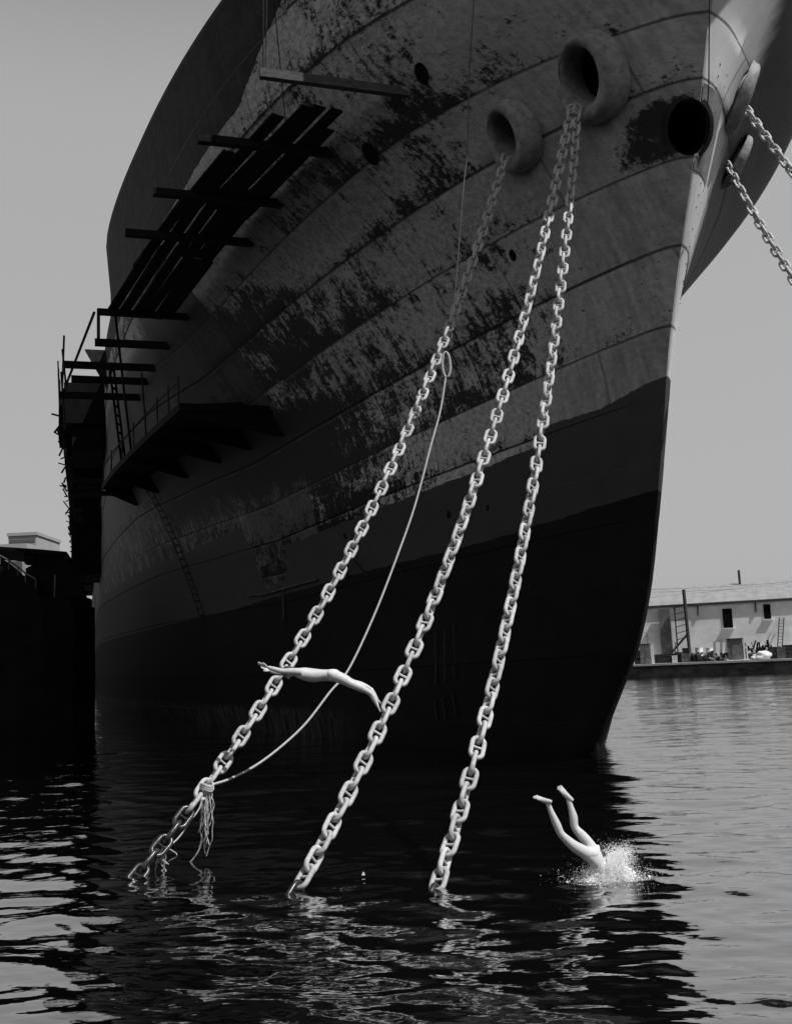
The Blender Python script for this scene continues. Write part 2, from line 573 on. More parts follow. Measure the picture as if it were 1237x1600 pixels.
    # sunlit strip by the stem and shaded flank beyond, painted into the starboard tone
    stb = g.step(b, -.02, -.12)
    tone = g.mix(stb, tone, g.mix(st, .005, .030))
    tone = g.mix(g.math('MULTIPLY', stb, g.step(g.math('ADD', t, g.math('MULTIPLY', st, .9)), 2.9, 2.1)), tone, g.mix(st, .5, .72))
    # plate seams and butts
    ln = g.math('MAXIMUM', g.step(fv, .0, .022, 1, 0), g.step(fv, .975, 1.0))
    ln = g.math('MAXIMUM', ln, g.math('MULTIPLY', g.step(g.math('ABSOLUTE', g.math('SUBTRACT', fu, .5)), .494, .498), .6))
    ln = g.math('MULTIPLY', ln, g.step(fine, .25, .5, .35, 1))
    tone = g.mix(g.math('MULTIPLY', ln, .8), tone, .008)
    hl = g.math('MULTIPLY', g.step(fv, .93, .955), g.step(fv, .975, .96))  # highlight along the lapped plate edges, painted into the tone
    tone = g.math('ADD', tone, g.math('MULTIPLY', g.math('MULTIPLY', hl, g.step(n1, .4, .6)), .06))
    wob = g.math('MULTIPLY', g.math('SUBTRACT', g.noise(base, 1.6, 5, .7), .5), .22)
    zz = g.math('ADD', z, wob)
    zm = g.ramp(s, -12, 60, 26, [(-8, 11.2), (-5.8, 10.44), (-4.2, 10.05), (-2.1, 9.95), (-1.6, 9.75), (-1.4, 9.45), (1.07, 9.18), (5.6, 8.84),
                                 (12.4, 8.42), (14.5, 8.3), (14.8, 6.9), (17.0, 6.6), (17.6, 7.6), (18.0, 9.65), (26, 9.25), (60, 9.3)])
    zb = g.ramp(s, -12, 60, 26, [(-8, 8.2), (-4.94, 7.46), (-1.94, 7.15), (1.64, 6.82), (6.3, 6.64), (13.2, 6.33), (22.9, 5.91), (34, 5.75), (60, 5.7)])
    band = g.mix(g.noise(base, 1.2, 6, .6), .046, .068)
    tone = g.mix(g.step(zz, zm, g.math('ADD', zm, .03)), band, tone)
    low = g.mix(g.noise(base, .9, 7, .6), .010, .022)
    wl_streaks = g.math('MULTIPLY', g.step(z, 1.35, 1.0), g.step(st, .42, .62))  # pale streaks near the waterline
    wl_streaks = g.math('MULTIPLY', wl_streaks, g.step(s, 9, 16))
    low = g.mix(wl_streaks, low, .06)
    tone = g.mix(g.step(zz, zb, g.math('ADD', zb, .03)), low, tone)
    g.bump(g.math('ADD', g.math('MULTIPLY', n1, .6), g.math('MULTIPLY', m, -.3)), .35, .02)
    g.put(g.b.inputs['Specular IOR Level'], g.step(z, 8, 12, .01, .12))
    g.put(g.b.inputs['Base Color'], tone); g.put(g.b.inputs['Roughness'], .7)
    return g.m


ship = thing('warship', 'huge weathered grey warship whose flared bow towers over the harbour water', 'ship', S0, SHIP_ROT)


def hull_mesh():
    NS = 150
    rows = []                                     # (z0, strake index, offset)
    for k in range(len(SEAMS) - 1):
        off = .035 if k % 2 else 0.0
        n = 5
        for i in range(n + 1):
            f = i / n
            zz = SEAMS[k] + (SEAMS[k + 1] - SEAMS[k]) * f
            if i == 0 and k: zz += .015
            if i == n and k < len(SEAMS) - 2: zz -= .015
            rows.append((zz, k + min(max(f, .0005), .9995), off))
    verts = []; uvs = []
    idx = {}
    for r, (z0, v, off) in enumerate(rows):
        z = z0
        for _ in range(8): z = zrow(z0, stem(z))
        s_a = stem(z)
        for i in range(NS + 1):
            u = i / NS
            s = s_a + (185 - s_a) * u ** 2.6
            zz = zrow(z0, s)
            b = half(s, zz) if i else 0.0
            if i: b += off * min(1, (s - s_a) / 1.5)
            for sd in ((1,) if i == 0 else (1, -1)):
                idx[(r, i, sd)] = len(verts)
                verts.append((s, sd * b, zz)); uvs.append(((s + 20) / 300, v / 15.0))
            if i == 0: idx[(r, 0, -1)] = idx[(r, 0, 1)]
    faces = []
    NR = len(rows)
    for r in range(NR - 1):
        for i in range(NS):
            a, b_, c, d = idx[(r, i, 1)], idx[(r, i + 1, 1)], idx[(r + 1, i + 1, 1)], idx[(r + 1, i, 1)]
            faces.append((d, c, b_, a))
            a, b_, c, d = idx[(r, i, -1)], idx[(r, i + 1, -1)], idx[(r + 1, i + 1, -1)], idx[(r + 1, i, -1)]
            faces.append((a, b_, c, d))
        faces.append((idx[(r, NS, 1)], idx[(r + 1, NS, 1)], idx[(r + 1, NS, -1)], idx[(r, NS, -1)]))
    for i in range(NS):                           # deck and bottom
        for r, flip in ((NR - 1, True), (0, False)):
            q = [idx[(r, i, 1)], idx[(r, i + 1, 1)], idx[(r, i + 1, -1)], idx[(r, i, -1)]]
            if i == 0: q = [idx[(r, 0, 1)], idx[(r, 1, 1)], idx[(r, 1, -1)]]
            faces.append(tuple(q[::-1] if flip else q))
    me = bpy.data.meshes.new('hull')
    me.from_pydata(verts, [], faces)
    ul = me.uv_layers.new(name='UVMap')
    li = np.zeros(len(me.loops), dtype=np.int32); me.loops.foreach_get('vertex_index', li)
    ul.data.foreach_set('uv', np.array(uvs)[li].ravel())
    bm = bmesh.new(); bm.from_mesh(me)
    bmesh.ops.recalc_face_normals(bm, faces=bm.faces)
    bm.to_mesh(me); bm.free()
    return me


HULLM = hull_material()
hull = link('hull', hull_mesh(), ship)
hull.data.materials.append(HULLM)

# the openings: local axis frames (position on plating, outward axis, radii)
BIG = dict(s=-7.0, z=18.35, ru=.52, rv=.72, R=1.02)
SML = dict(s=-4.75, z=17.72, ru=.42, rv=.60, R=.88)


def hawse_frame(d, side):
    p = Vector((d['s'], side * half(d['s'], d['z']), d['z']))
    n = hull_normal(d['s'], d['z'], side)
    ax = (n + Vector((.12, side * .45, -.12))).normalized()
    u = Vector((0, 0, 1)) - ax * ax.z
    u.normalize()
    return p, ax, u.cross(ax).normalized(), u


cutters = []


def cut_tube(p, ax, x, y, rx, ry, d0, d1, n=40):
    m = MB()
    rings = []
    for k in (0, 1):
        c = p + ax * (d1 if k else -d0)
        rings.append([c + x * (rx * math.cos(6.28318 * i / n)) + y * (ry * math.sin(6.28318 * i / n)) for i in range(n)])
    m.loft(rings)
    me = m.mesh('cutter', M['void'])
    o = link('cutter', me); o.parent = ship
    cutters.append(o)


for d in (BIG, SML):
    for sd in (1, -1):
        p, ax, x, y = hawse_frame(d, sd)
        cut_tube(p, ax, x, y, d['ru'] + .1, d['rv'] + .1, 2.2, 1.0)
BOWH = dict(z=16.55)
bow_p = Vector((stem(16.55) + .25, .12, 16.55))
bow_ax = Vector((-.86, .30, -.40)).normalized()
bow_y = (Vector((0, 0, 1)) - bow_ax * bow_ax.z).normalized()
bow_x = bow_y.cross(bow_ax).normalized()
cut_tube(bow_p, bow_ax, bow_x, bow_y, .53, .70, 2.4, 1.5)

hull.data.materials.append(M['void'])
for c in cutters:
    md = hull.modifiers.new('cut', 'BOOLEAN'); md.object = c; md.operation = 'DIFFERENCE'; md.solver = 'EXACT'
    try: md.material_mode = 'TRANSFER'
    except Exception: pass
dg = bpy.context.evaluated_depsgraph_get()
new = bpy.data.meshes.new_from_object(hull.evaluated_get(dg))
hull.modifiers.clear()
hull.data = new
hull.data.name = 'hull'
for c in cutters: bpy.data.objects.remove(c)
hull.data.polygons.foreach_set('use_smooth', [True] * len(hull.data.polygons))
hull.data.set_sharp_from_angle(angle=R(28))


def bolster(d, sd, name='hawse_bolster'):
    p, ax, x, y = hawse_frame(d, sd)
    m = MB()
    Ro, ru, rv = d['R'], d['ru'], d['rv']
    if sd < 0: Ro *= .86
    n = 40
    prof = [(1.16, -.16), (1.05, .0), (1.0, .12), (.97, .24), (.88, .36), (.74, .43), (.55, .44), (.36, .40), (.18, .28), (.05, .10), (0, -.12), (0, -.9)]
    rings = []
    for f, h in prof:
        ring = []
        for i in range(n):
            an = 2 * math.pi * i / n
            ca, sa = math.cos(an), math.sin(an)
            rx = ru + (Ro * .98 - ru) * f; ry = rv + (Ro * 1.14 - rv) * f
            hh = h * Ro * (.86 if sd > 0 else .5)
            lop = 1 + .55 * (-sa * .62 + ca * .62 * sd) if h > 0 else 1   # the lip stands out further low and towards the stem
            ring.append(p + ax * (hh * lop) + x * (rx * ca + sd * .13 * Ro * f) + y * (ry * sa - .14 * f * Ro))
        rings.append(ring)
    m.loft(rings, cap=False)
    o = m.build(name, M['bolster'], ship, True)
    o['label'] = 'thick oval rim of a chain hole'
    return p, ax, x, y


for d in (BIG, SML):
    for sd in (1, -1): bolster(d, sd)

# stem plate round the bow hole, its rim and rivets
m = MB()
n = 44
rings = []
for f, h in ((1.18, -.1), (1.18, .06), (1.0, .10), (.97, -.2), (.97, -1.6)):
    rings.append([bow_p + bow_ax * h + bow_x * (.55 * f * math.cos(6.28318 * i / n)) + bow_y * (.72 * f * math.sin(6.28318 * i / n)) for i in range(n)])
m.loft(rings, cap=False)
m.build('bow_ring', M['dark_steel'], ship, True)
m = MB(); m.blob((0, 0, 0), .035, 1, 0, 1)
RIV = m.mesh('rivet', M['bolster'], True)
for zz in list(np.arange(12.6, 14.6, .42)) + list(np.arange(14.8, 18.4, .28)):
    for sd in (1, -1):
        for tt in (.35, .75):
            s_ = stem(zz) + tt
            if abs(zz - 16.55) < .85 and sd > 0: continue
            o = link('rivet', RIV, ship); o.location = (s_, sd * half(s_, zz), zz)
# riveted doubling plate that wraps the stem round the hole
m = MB()
zs = np.linspace(15.5, 17.5, 16)
for sd in (-1,):
    ring = []
    vs = []; fs = []
    for a, zz in enumerate(zs):
        for bI, tt in enumerate(np.linspace(.02, .95, 10)):
            s_ = stem(zz) + tt
            nrm = hull_normal(s_, zz, sd)
            vs.append(Vector((s_, sd * half(s_, zz), zz)) + nrm * .02)
    for a in range(15):
        for bI in range(9):
            q = (a * 10 + bI, a * 10 + bI + 1, (a + 1) * 10 + bI + 1, (a + 1) * 10 + bI)
            c = sum((Vector(vs[k]) for k in q), Vector()) / 4
            dx, dy = (c - bow_p).dot(bow_x), (c - bow_p).dot(bow_y)
            if (dx / .62) ** 2 + (dy / .80) ** 2 > 1: fs.append(q)
    m.add(vs, fs)
m.build('stem_plate', M['grey_box'], ship, True)

# rub holes and small scuttles in the plating: dark rimmed discs set in the hull
for s_, z_, r_ in ((-1.2, 18.6, .34), (-4.2, 19.6, .26), (-3.0, 14.9, .20), (1.0, 7.9, .12), (2.9, 8.0, .12), (9.4, 8.1, .10)):
    p = Vector((s_, half(s_, z_), z_)); nn = hull_normal(s_, z_)
    y_ = (Vector((0, 0, 1)) - nn * nn.z).normalized(); x_ = y_.cross(nn)
    m = MB()
    rings = []
    for f, h in ((1.0, -.05), (.97, .02), (.6, .035), (.05, .04)):
        rings.append([p + nn * (h) + x_ * (r_ * .8 * f * math.cos(6.28318 * i / 20)) + y_ * (r_ * 1.2 * f * math.sin(6.28318 * i / 20)) for i in range(20)])
    m.loft(rings)
    m.build('scuttle', M['void'], ship, True)

# faint draught boards, a pipe rail and a strut on the dark lower plating
def on_side(s_, z_, o=.05): return Vector((s_, half(s_, z_) + o, z_))
for sa, za, sb, zc in ((4.47, 4.02, 4.7, 2.25), (3.98, 4.1, 4.22, 2.35), (3.46, 4.29, 3.74, 2.45), (4.9, 1.7, 5.04, 1.0), (4.5, 1.8, 4.61, 1.05), (4.0, 1.95, 4.1, 1.2)):
    m = MB(); m.bar(on_side(sa, za), on_side(sb, zc), .13, .05, (0, 1, 0)); m.build('draught_board', M['dark_steel'], ship)
m = MB(); m.tube([on_side(19.2, 6.5, .12), on_side(17, 6.42, .12), on_side(15.1, 6.5, .12), on_side(12, 6.62, .12)], .05, 6); m.build('pipe_rail', M['dark_box'], ship, True)
m = MB(); m.tube([on_side(15.2, 6.5, .12), on_side(15.7, 5.2, .12)], .045, 6); m.build('drain_pipe', M['dark_box'], ship, True)
for sa, za in ((9.65, 6.41), (8.13, 6.39)):
    m = MB(); m.tube([on_side(8.6, 7.4, .5), on_side(sa, za, .05)], .04, 6); m.build('strut', M['dark_steel'], ship, True)

# towing eye at the forefoot
m = MB()
c = Vector((.15, .0, .25))
m.bar(c + Vector((.9, 0, .2)), c + Vector((-.05, 0, .15)), .18, .5)
m.tube([c + Vector((-.28 + .2 * math.cos(a), 0, -.02 + .26 * math.sin(a))) for a in np.linspace(0, 6.283, 17)[:-1]], .075, 8, True)
m.build('towing_eye', M['dark_steel'], ship, True)

# flight deck gallery and sponsons along the far side
def s_box(mb, s0, s1, b0, b1, z0, z1):
    mb.box(((s0 + s1) / 2, (b0 + b1) / 2, (z0 + z1) / 2), (s1 - s0, abs(b1 - b0), abs(z1 - z0)))


m = MB()
rr = random.Random(3)
s = 37.0
while s < 176:
    L = 3.0 + rr.random() * 3
    o_ = 16.3 + rr.random() * .35 + (.3 if rr.random() < .3 else 0)
    s_box(m, s, s + L - .05, 14.05, o_, 18.6 + rr.random() * .6, 21.3 + rr.random() * .5)
    s_box(m, s + .4, s + L * .6, 14.05, o_ - .5, 17.2 + rr.random() * .9, 18.9)
    s += L
m.build('deck_gallery', M['black_ship'], ship)
m = MB()
s = 37.0
while s < 176:
    h = .9 + rr.random() * .35
    m.bar((s, 16.75, 20.0), (s, 16.85, 21.8 + h), .09, .09)
    m.bar((s, 16.7, 18.9 + rr.uniform(-.5, .5)), (s + rr.uniform(-.4, .4), 16.85 + rr.random() * .4, 18.9 + rr.uniform(-.5, .7)), .1, .1)
    s += (1.6 + s * .012) * rr.uniform(.55, 1.5)
m.bar((37, 16.85, 22.7), (176, 16.85, 22.7), .06, .06); m.bar((37, 16.85, 22.1), (176, 16.85, 22.1), .05, .05)
m.build('gallery_rail', M['black_ship'], ship)
m = MB()
s_box(m, 58, 66, 14.0, 16.3, 11.2, 15.6)
s_box(m, 59, 64, 13.9, 15.4, 15.55, 17.0)
m.build('sponson', M['black_ship'], ship)
m = MB()
poly = [(13.85, 22.0), (15.2, 22.0), (13.9, 19.6)]
m.loft([[Vector((31.0, b_, z_)) for b_, z_ in poly], [Vector((31.3, b_, z_)) for b_, z_ in poly]])
m.build('gusset', M['dark_steel'], ship)

# ------------------------------------------------------------ anchor chains, each link a part
LD = .075                              # bar diameter of a link


def link_mesh(name, material):
    m = MB()
    r, h = 1.3 * LD, 1.2 * LD
    pts = []
    for a in np.linspace(0, math.pi, 10): pts.append((r * math.cos(a), 0, h + r * math.sin(a)))
    for a in np.linspace(math.pi, 2 * math.pi, 10): pts.append((r * math.cos(a), 0, -h + r * math.sin(a)))
    m.tube(pts, LD / 2, 10, True)
    return m.mesh(name, material, True)


def stud_mesh(name, material):
    m = MB()
    r = 1.3 * LD
    xs = [-r + .1 * LD, -r * .6, 0, r * .6, r - .1 * LD]
    m.tube([(x, 0, 0) for x in xs], [LD * .42, LD * .30, LD * .26, LD * .30, LD * .42], 8)
    return m.mesh(name, material, True)


LINK, STUD = link_mesh('chain_link', M['chain']), stud_mesh('stud', M['chain'])
LINKW, STUDW = link_mesh('wet_chain_link', M['chain_wet']), stud_mesh('wet_stud', M['chain_wet'])


def sag_curve(A, B, sag, n=400, skew=0.0):
    out = []
    for i in range(n + 1):
        t = i / n
        p = A.lerp(B, t)
        p.z -= 4 * sag * t * (1 - t) * (1 + skew * (1 - 2 * t))
        out.append(p)
    return out


def anchor_chain(label, A, B, sag, twist, group, wet=0.0, skew=0.0):
    root = thing('anchor_chain', label, 'chain', A, 0, group)
    pts = sag_curve(A, B, sag, 600, skew)
    pitch = 4 * LD
    acc = 0.0; nxt = pitch / 2
    k = 0
    for i in range(len(pts) - 1):
        d = (pts[i + 1] - pts[i])
        L = d.length
        while acc + L >= nxt:
            p = pts[i] + d * ((nxt - acc) / L)
            t = d.normalized()
            side = t.cross(Vector((0, 1, 0))).normalized()       # lies across the view from the water
            if side.x < 0: side = -side
            a = twist(k) + (math.pi / 2 if k % 2 else 0)
            nrm = t.cross(side).normalized()
            x = (side * math.cos(a) + nrm * math.sin(a)).normalized()
            tj = (t + x * random.uniform(-.05, .05)).normalized()
            x = (x - tj * x.dot(tj)).normalized()
            y = tj.cross(x)
            mat = Matrix(((x.x, y.x, tj.x, p.x - A.x), (x.y, y.y, tj.y, p.y - A.y), (x.z, y.z, tj.z, p.z - A.z), (0, 0, 0, 1)))
            w = p.z < wet
            lk = bpy.data.objects.new('chain_link', LINKW if w else LINK)
            COL.objects.link(lk); lk.parent = root; lk.matrix_local = mat
            sd_ = bpy.data.objects.new('stud', STUDW if w else STUD)
            COL.objects.link(sd_); sd_.parent = lk
            if w: lk['label'] = 'dark wet chain link at the waterline'
            k += 1
            nxt += pitch
        acc += L
    return root


def into(B, A, f=.02):                 # carry the line a little below the surface
    return B + (B - A).normalized() * 0 + Vector((0, 0, 0))


CHG = 'anchor chains hanging from the bow'
A1, B1 = Vector((3.54, 27.19, 17.11)), Vector((-4.33, 16.45, 0))
A2, B2 = Vector((5.14, 25.46, 17.55)), Vector((-1.68, 14.81, 0))
A3, B3 = Vector((5.31, 25.46, 17.54)), Vector((.29, 14.66, 0))
wob = lambda a, f, p: (lambda k: a * math.sin(f * k + p) + .16 * math.sin(f * 2.7 * k + p * 2))


def ext(A, B, sag):                    # same curve, run on past the hawse and into the water
    return A, B, sag


anchor_chain('anchor chain from the small oval hole, running farthest left, roped near its wet end', A1, B1 + Vector((-.12, -.16, -.22)), 1.93, wob(.42, .11, 5.1), CHG, .80)
anchor_chain('middle of three anchor chains running from the bow down into the water', A2, B2 + Vector((-.1, -.16, -.22)), 1.90, wob(.68, .13, 1.7), CHG, .08)
anchor_chain('steepest anchor chain, from the large oval hole down beside the stem', A3, B3 + Vector((-.08, -.16, -.22)), 2.05, wob(.75, .14, 3.9), CHG, .08)
A4 = W(-6.85, -2.75, 18.55) + Vector((-.30, 0, 0)); A5 = W(-5.35, -3.3, 17.5) + Vector((-.38, 0, 0))
anchor_chain('upper of two anchor chains leaving the frame at right, from beyond the stem', A4, Vector((15.5, 14.5, 0)), 1.9, wob(.5, .15, 2), CHG)
anchor_chain('lower of two anchor chains leaving the frame at right, from beyond the stem', A5, Vector((13.2, 15.8, 0)), 1.9, wob(.6, .14, 5), CHG)

# ------------------------------------------------------------ lines and ropes
RE = in_plane(A1, B1, 322, 1232)       # where the rope is made fast to the chain
RT = at(741, -60, 24.0)
def smooth_path(ps, n=10):
    out = []
    q = [ps[0] * 2 - ps[1]] + ps + [ps[-1] * 2 - ps[-2]]
    for i in range(1, len(q) - 2):
        for k in range(n):
            t = k / n
            a, b, c, d = q[i - 1], q[i], q[i + 1], q[i + 2]
            out.append(.5 * ((2 * b) + (c - a) * t + (2 * a - 5 * b + 4 * c - d) * t * t + (3 * b - a - 3 * c + d) * t**3))
    out.append(ps[-1])
    return out


RE = RE + Vector((.03, -.07, .02))
pa = [in_plane(RT, RE, x, y) for x, y in ((741, -60), (740, 0), (733, 120), (730, 230), (723, 300), (713, 430), (703, 540))]
root = thing('hoisting_wire', 'thin wire hanging from the deck edge down the plating to a shackle', 'wire', pa[-1])
based(MB().tube(smooth_path(pa), .018, 6), pa[-1]).build('wire', M['wire'], root, True)
sh = in_plane(RT, RE, 697, 570)
root2 = thing('shackle', 'dark open shackle joining the hanging wire and the pale rope', 'shackle', sh)
m = MB()
m.tube([sh + Vector((.09 * math.cos(a), 0, .30 * math.sin(a))) for a in np.linspace(0, 6.283, 21)[:-1]], .03, 8, True)
based(m, sh).build('bow', M['chain'], root2, True)
m = MB(); m.tube([sh + Vector((-.14, 0, -.3)), sh + Vector((.14, 0, -.3))], .035, 8)
based(m, sh).build('pin', M['chain_wet'], root2, True)
pb = [in_plane(RT, RE, x, y) for x, y in ((696, 590), (688, 640), (672, 700), (648, 790), (620, 870), (585, 960), (545, 1045), (515, 1082), (478, 1130), (440, 1166), (400, 1196), (360, 1217), (330, 1227))] + [RE]
root = thing('heaving_rope', 'pale rope curving down from the shackle to the left chain', 'rope', RE)
m = MB(); m.tube(smooth_path(pb), .021, 7); based(m, RE).build('rope', M['rope'], root, True)
m = MB()
for q in range(3):
    m.tube([RE + Vector((.10 * math.cos(a), .07 * math.sin(a), -.03 + q * .035 + .03 * math.sin(2 * a))) for a in np.linspace(0, 6.283, 15)[:-1]], .02, 6, True)
based(m, RE).build('knot', M['rope'], root, True)


def frayed(P0, ends, n, label, spread=.05, r0=.008):
    root = thing('frayed_rope', label, 'rope', P0)
    m = MB()
    rr = random.Random(int(abs(P0.x) * 100))
    for k in range(n):
        e = ends[k % len(ends)]
        f = .5 + .5 * rr.random() if k >= len(ends) else 1.0
        ps = []
        o1 = Vector((rr.gauss(0, spread), rr.gauss(0, spread), 0)); o2 = Vector((rr.gauss(0, spread), rr.gauss(0, spread), 0))
        for i in range(9):
            t = i / 8
            p = P0.lerp(e, t * f) + o1 * math.sin(t * 3.1) * 1.2 + o2 * t * .8 + Vector((rr.gauss(0, .012), rr.gauss(0, .012), 0))
            ps.append(p)
        m.tube(smooth_path(ps, 3), r0 * (.6 + .9 * rr.random()), 5)
    based(m, P0).build('strand_bundle', M['rope'], root, True)


e1 = in_plane(RE, RE + Vector((1, 0, 0)), 322, 1338); e1b = in_plane(RE, RE + Vector((1, 0, 0)), 316, 1300)
frayed(RE, [e1, e1b, e1 + Vector((-.05, 0, .15))], 26, 'frayed pale rope end hanging from the knot almost to the water', .045)
q0 = in_plane(A1, B1, 256, 1325)
pc = [RE + Vector((-.06, 0, -.05))] + [in_plane(RE, q0, x, y) for x, y in ((312, 1262), (296, 1285), (280, 1308), (266, 1321))] + [q0]
m = MB(); m.tube(smooth_path(pc), .013, 6)
tag(based(m, q0).build('slack_line', M['rope'], None, True), 'thin slack line looping between the knot and the wet chain links', 'rope').location = q0
pd = [in_plane(RE, RE + Vector((1, 0, 0)), x, y) for x, y in ((316, 1315), (310, 1330), (302, 1342), (295, 1350))]
m = MB(); m.tube(smooth_path(pd), .012, 6)
tag(based(m, pd[-1]).build('loose_strand', M['rope'], None, True), 'short loose strand dipping left from the frayed rope to the water', 'rope').location = pd[-1]
e2 = in_plane(q0, q0 + Vector((1, 0, 0)), 252, 1368); e3 = in_plane(q0, q0 + Vector((1, 0, 0)), 240, 1366)
frayed(q0, [e2, e3, e2 + Vector((.05, 0, .1))], 14, 'small frayed tuft hanging from the wet links at the waterline', .05, .007)
top = W(-10.3, .15, 24.5)
m = MB(); m.tube([at(1108, -60, 23.2), at(1108, 0, 23.3), at(1107, 130, 23.9), at(1105, 165, 24.3)], .016, 6)
tag(based(m, at(1105, 165, 24.3)).build('stem_line', M['dark_steel'], None, True), 'dark line hanging down the stem into the round bow hole', 'rope').location = at(1105, 165, 24.3)

# ------------------------------------------------------------ timber staging under the flare
root = thing('hanging_staging', 'dark plank staging carried on outrigger beams below the flared deck edge', 'staging', W(6, 12, 18.3))
loc = Vector(root.location)
BE = [(-.15, 7.56, 19.08, 4.3), (3.16, 8.7, 18.82, 4.3), (5.88, 9.4, 18.5, 4.4), (12.94, 11.07, 18.0, 3.6)]
for s_, b_, z_, L in BE:
    m = MB(); m.bar(W(s_, b_ - .15, z_), W(s_, b_ + L, z_ + .02), .26, .24)
    based(m, loc).build('outrigger_beam', M['wood'], root)
rr = random.Random(5)
def beam_line(s):                      # top of the beams and hull side at s
    return pch([k[0] for k in BE], [k[1] for k in BE], s), pch([k[0] for k in BE], [k[2] for k in BE], s) + .15
for j, off in enumerate((.75, 1.15, 1.62, 2.05, 2.6, 3.05)):
    segs = ((-1.9, 3.9), (2.8, 8.0), (7.4, 13.6)) if j not in (0, 5) else ((-1.2 if j == 0 else .6, 4.4), (3.4, 8.6), (8.0, 13.4))
    for q, (sa, sb) in enumerate(segs):
        sa += rr.uniform(-.5, .4); sb += rr.uniform(-.3, .3)
        ba, za = beam_line(sa); bb, zb_ = beam_line(sb)
        dz = .06 * (q % 2) + rr.uniform(0, .03)
        m = MB(); m.bar(W(sa, ba + off + rr.uniform(-.06, .06), za + dz), W(sb, bb + off + rr.uniform(-.06, .06), zb_ + dz), .41 + rr.uniform(-.03, .02), .055)
        based(m, loc).build('plank', M['wood'], root)
m = MB()
ba, za = beam_line(-1.6)
root_b = thing('davit_beam', 'lone pale timber beam jutting from the plating above the plank staging', 'beam', W(-3.42, 6.1, 19.43))
locb = Vector(root_b.location)
m = MB(); m.bar(W(-3.42, 5.9, 19.43), W(-3.42, 10.5, 19.47), .20, .26)
based(m, locb).build('timber', M['wood_pale'], root_b)
bt = W(-3.42, 10.4, 19.6)
m = MB(); m.tube([at(411, -40, bt.y), bt], .022, 6); m.tube([at(417, -40, bt.y + .3), bt + Vector((.05, .1, 0))], .02, 6)
based(m, locb).build('tackle', M['dark_steel'], root_b, True)
fall_e = W(-1.4, 9.4, 19.2)
m = MB(); m.tube([at(424, -40, fall_e.y), fall_e], .018, 6)
tag(based(m, fall_e).build('staging_line', M['dark_steel'], None, True), 'thin dark line hanging to the upper end of the plank staging', 'rope').location = fall_e

# lower scaffold further aft: four stub beams, poles, ladders
root = thing('hull_scaffold', 'dark stub beams and poles of the scaffold standing out from the ship side', 'scaffold', W(18, 12, 14))
loc = Vector(root.location)
for s_, b_, z_, L in ((15.88, 11.66, 17.63, 3.1), (18.24, 12.08, 17.26, 4.0), (19.71, 12.3, 17.0, 3.5), (21.6, 12.5, 16.7, 3.9)):
    m = MB(); m.bar(W(s_, b_ - .1, z_), W(s_, b_ + L, z_), .26, .30)
    based(m, loc).build('stub_beam', M['wood'], root)
def pole(a, b, r=.045):
    m = MB(); m.tube([a, b], r, 7); based(m, loc).build('pole', M['dark_steel'], root)
pole(W(13.3, 14.8, 18.1), W(21.8, 16.2, 16.9), .06)
pole(W(15.9, 14.6, 17.5), W(15.6, 14.6, 19.1), .075)
pole(W(16.0, 13.9, 19.2), W(22.5, 12.9, 13.6), .06)
pole(W(18.9, 12.6, 17.2), W(18.9, 12.4, 13.9))
pole(W(21.7, 16.1, 15.0), W(21.7, 16.3, 17.9), .05)
pole(W(19.6, 16.0, 16.3), W(19.6, 16.2, 18.4), .05)
pole(W(18.2, 16.1, 18.6), W(23.5, 16.3, 17.2), .05)
lad = thing('wooden_ladder', 'dark ladder leaning on the ship side behind the stub beams', 'ladder', W(27, 12.9, 14.1))
la, lb = W(27.5, 13.1, 14.1), W(22.6, 13.9, 18.6)
loc2 = Vector(lad.location)
off = AX * .32 - LX * .12
for sgn in (1, -1):
    m = MB(); m.bar(la + off * sgn, lb + off * sgn, .10, .12); based(m, loc2).build('rail', M['wood'], lad)
for k in range(12):
    p = la.lerp(lb, (k + .5) / 12)
    m = MB(); m.bar(p - off, p + off, .07, .09); based(m, loc2).build('rung', M['wood'], lad)

# sponson platform with its railing
plat = thing('side_platform', 'black wedge shaped platform with railing on the ship side', 'platform', W(20, 11, 14))
locp = Vector(plat.location)
outer = [(11.5, 11.5), (16, 12.3), (21, 13.1), (26, 13.8), (30.5, 14.25)]
ring0 = []
poly = [W(s_, half(s_, 13.6) - .1, 0) for s_ in (30.5, 26, 21, 16, 11.5)]
poly = [(p.x, p.y) for p in [W(s_, b_, 0) for s_, b_ in outer] + poly]
m = MB(); m.prism(poly, 13.55, 13.85); based(m, locp).build('deck_plate', M['black_ship'], plat)
for k, s_ in enumerate((11.7, 14.5, 17.5, 21.5, 26, 30.3)):
    bo = pch([q[0] for q in outer], [q[1] for q in outer], s_)
    m = MB()
    bi = half(s_, 13.5); bl = half(s_, 11.6)
    m.loft([[W(s_ + e, bi - .1, 13.54), W(s_ + e, bo - .15, 13.54), W(s_ + e, bo - .15, 13.35), W(s_ + e, half(s_, 12.6) + .25, 12.6), W(s_ + e, half(s_, 12.6) - .1, 12.6)] for e in (-.06, .06)])
    based(m, locp).build('bracket', M['black_ship'], plat)
for k, s_ in enumerate((11.8, 13.4, 15.3, 17.6, 20.2, 23.2, 26.6, 30.2)):
    bo = pch([q[0] for q in outer], [q[1] for q in outer], s_) - .06
    m = MB(); m.tube([W(s_, bo, 13.8), W(s_ - .05, bo + .02, 15.05)], .035, 6); based(m, locp).build('post', M['dark_steel'], plat)
m = MB(); m.tube([W(s_, pch([q[0] for q in outer], [q[1] for q in outer], s_) - .06, 14.85) for s_ in (11.8, 15, 18, 22, 26, 30.2)], .04, 6)
based(m, locp).build('handrail', M['dark_steel'], plat)
m = MB(); m.box(W(14, 9.6, 14.1), (2.2, 1.6, .5)); based(m, locp).build('locker', M['black_ship'], plat)
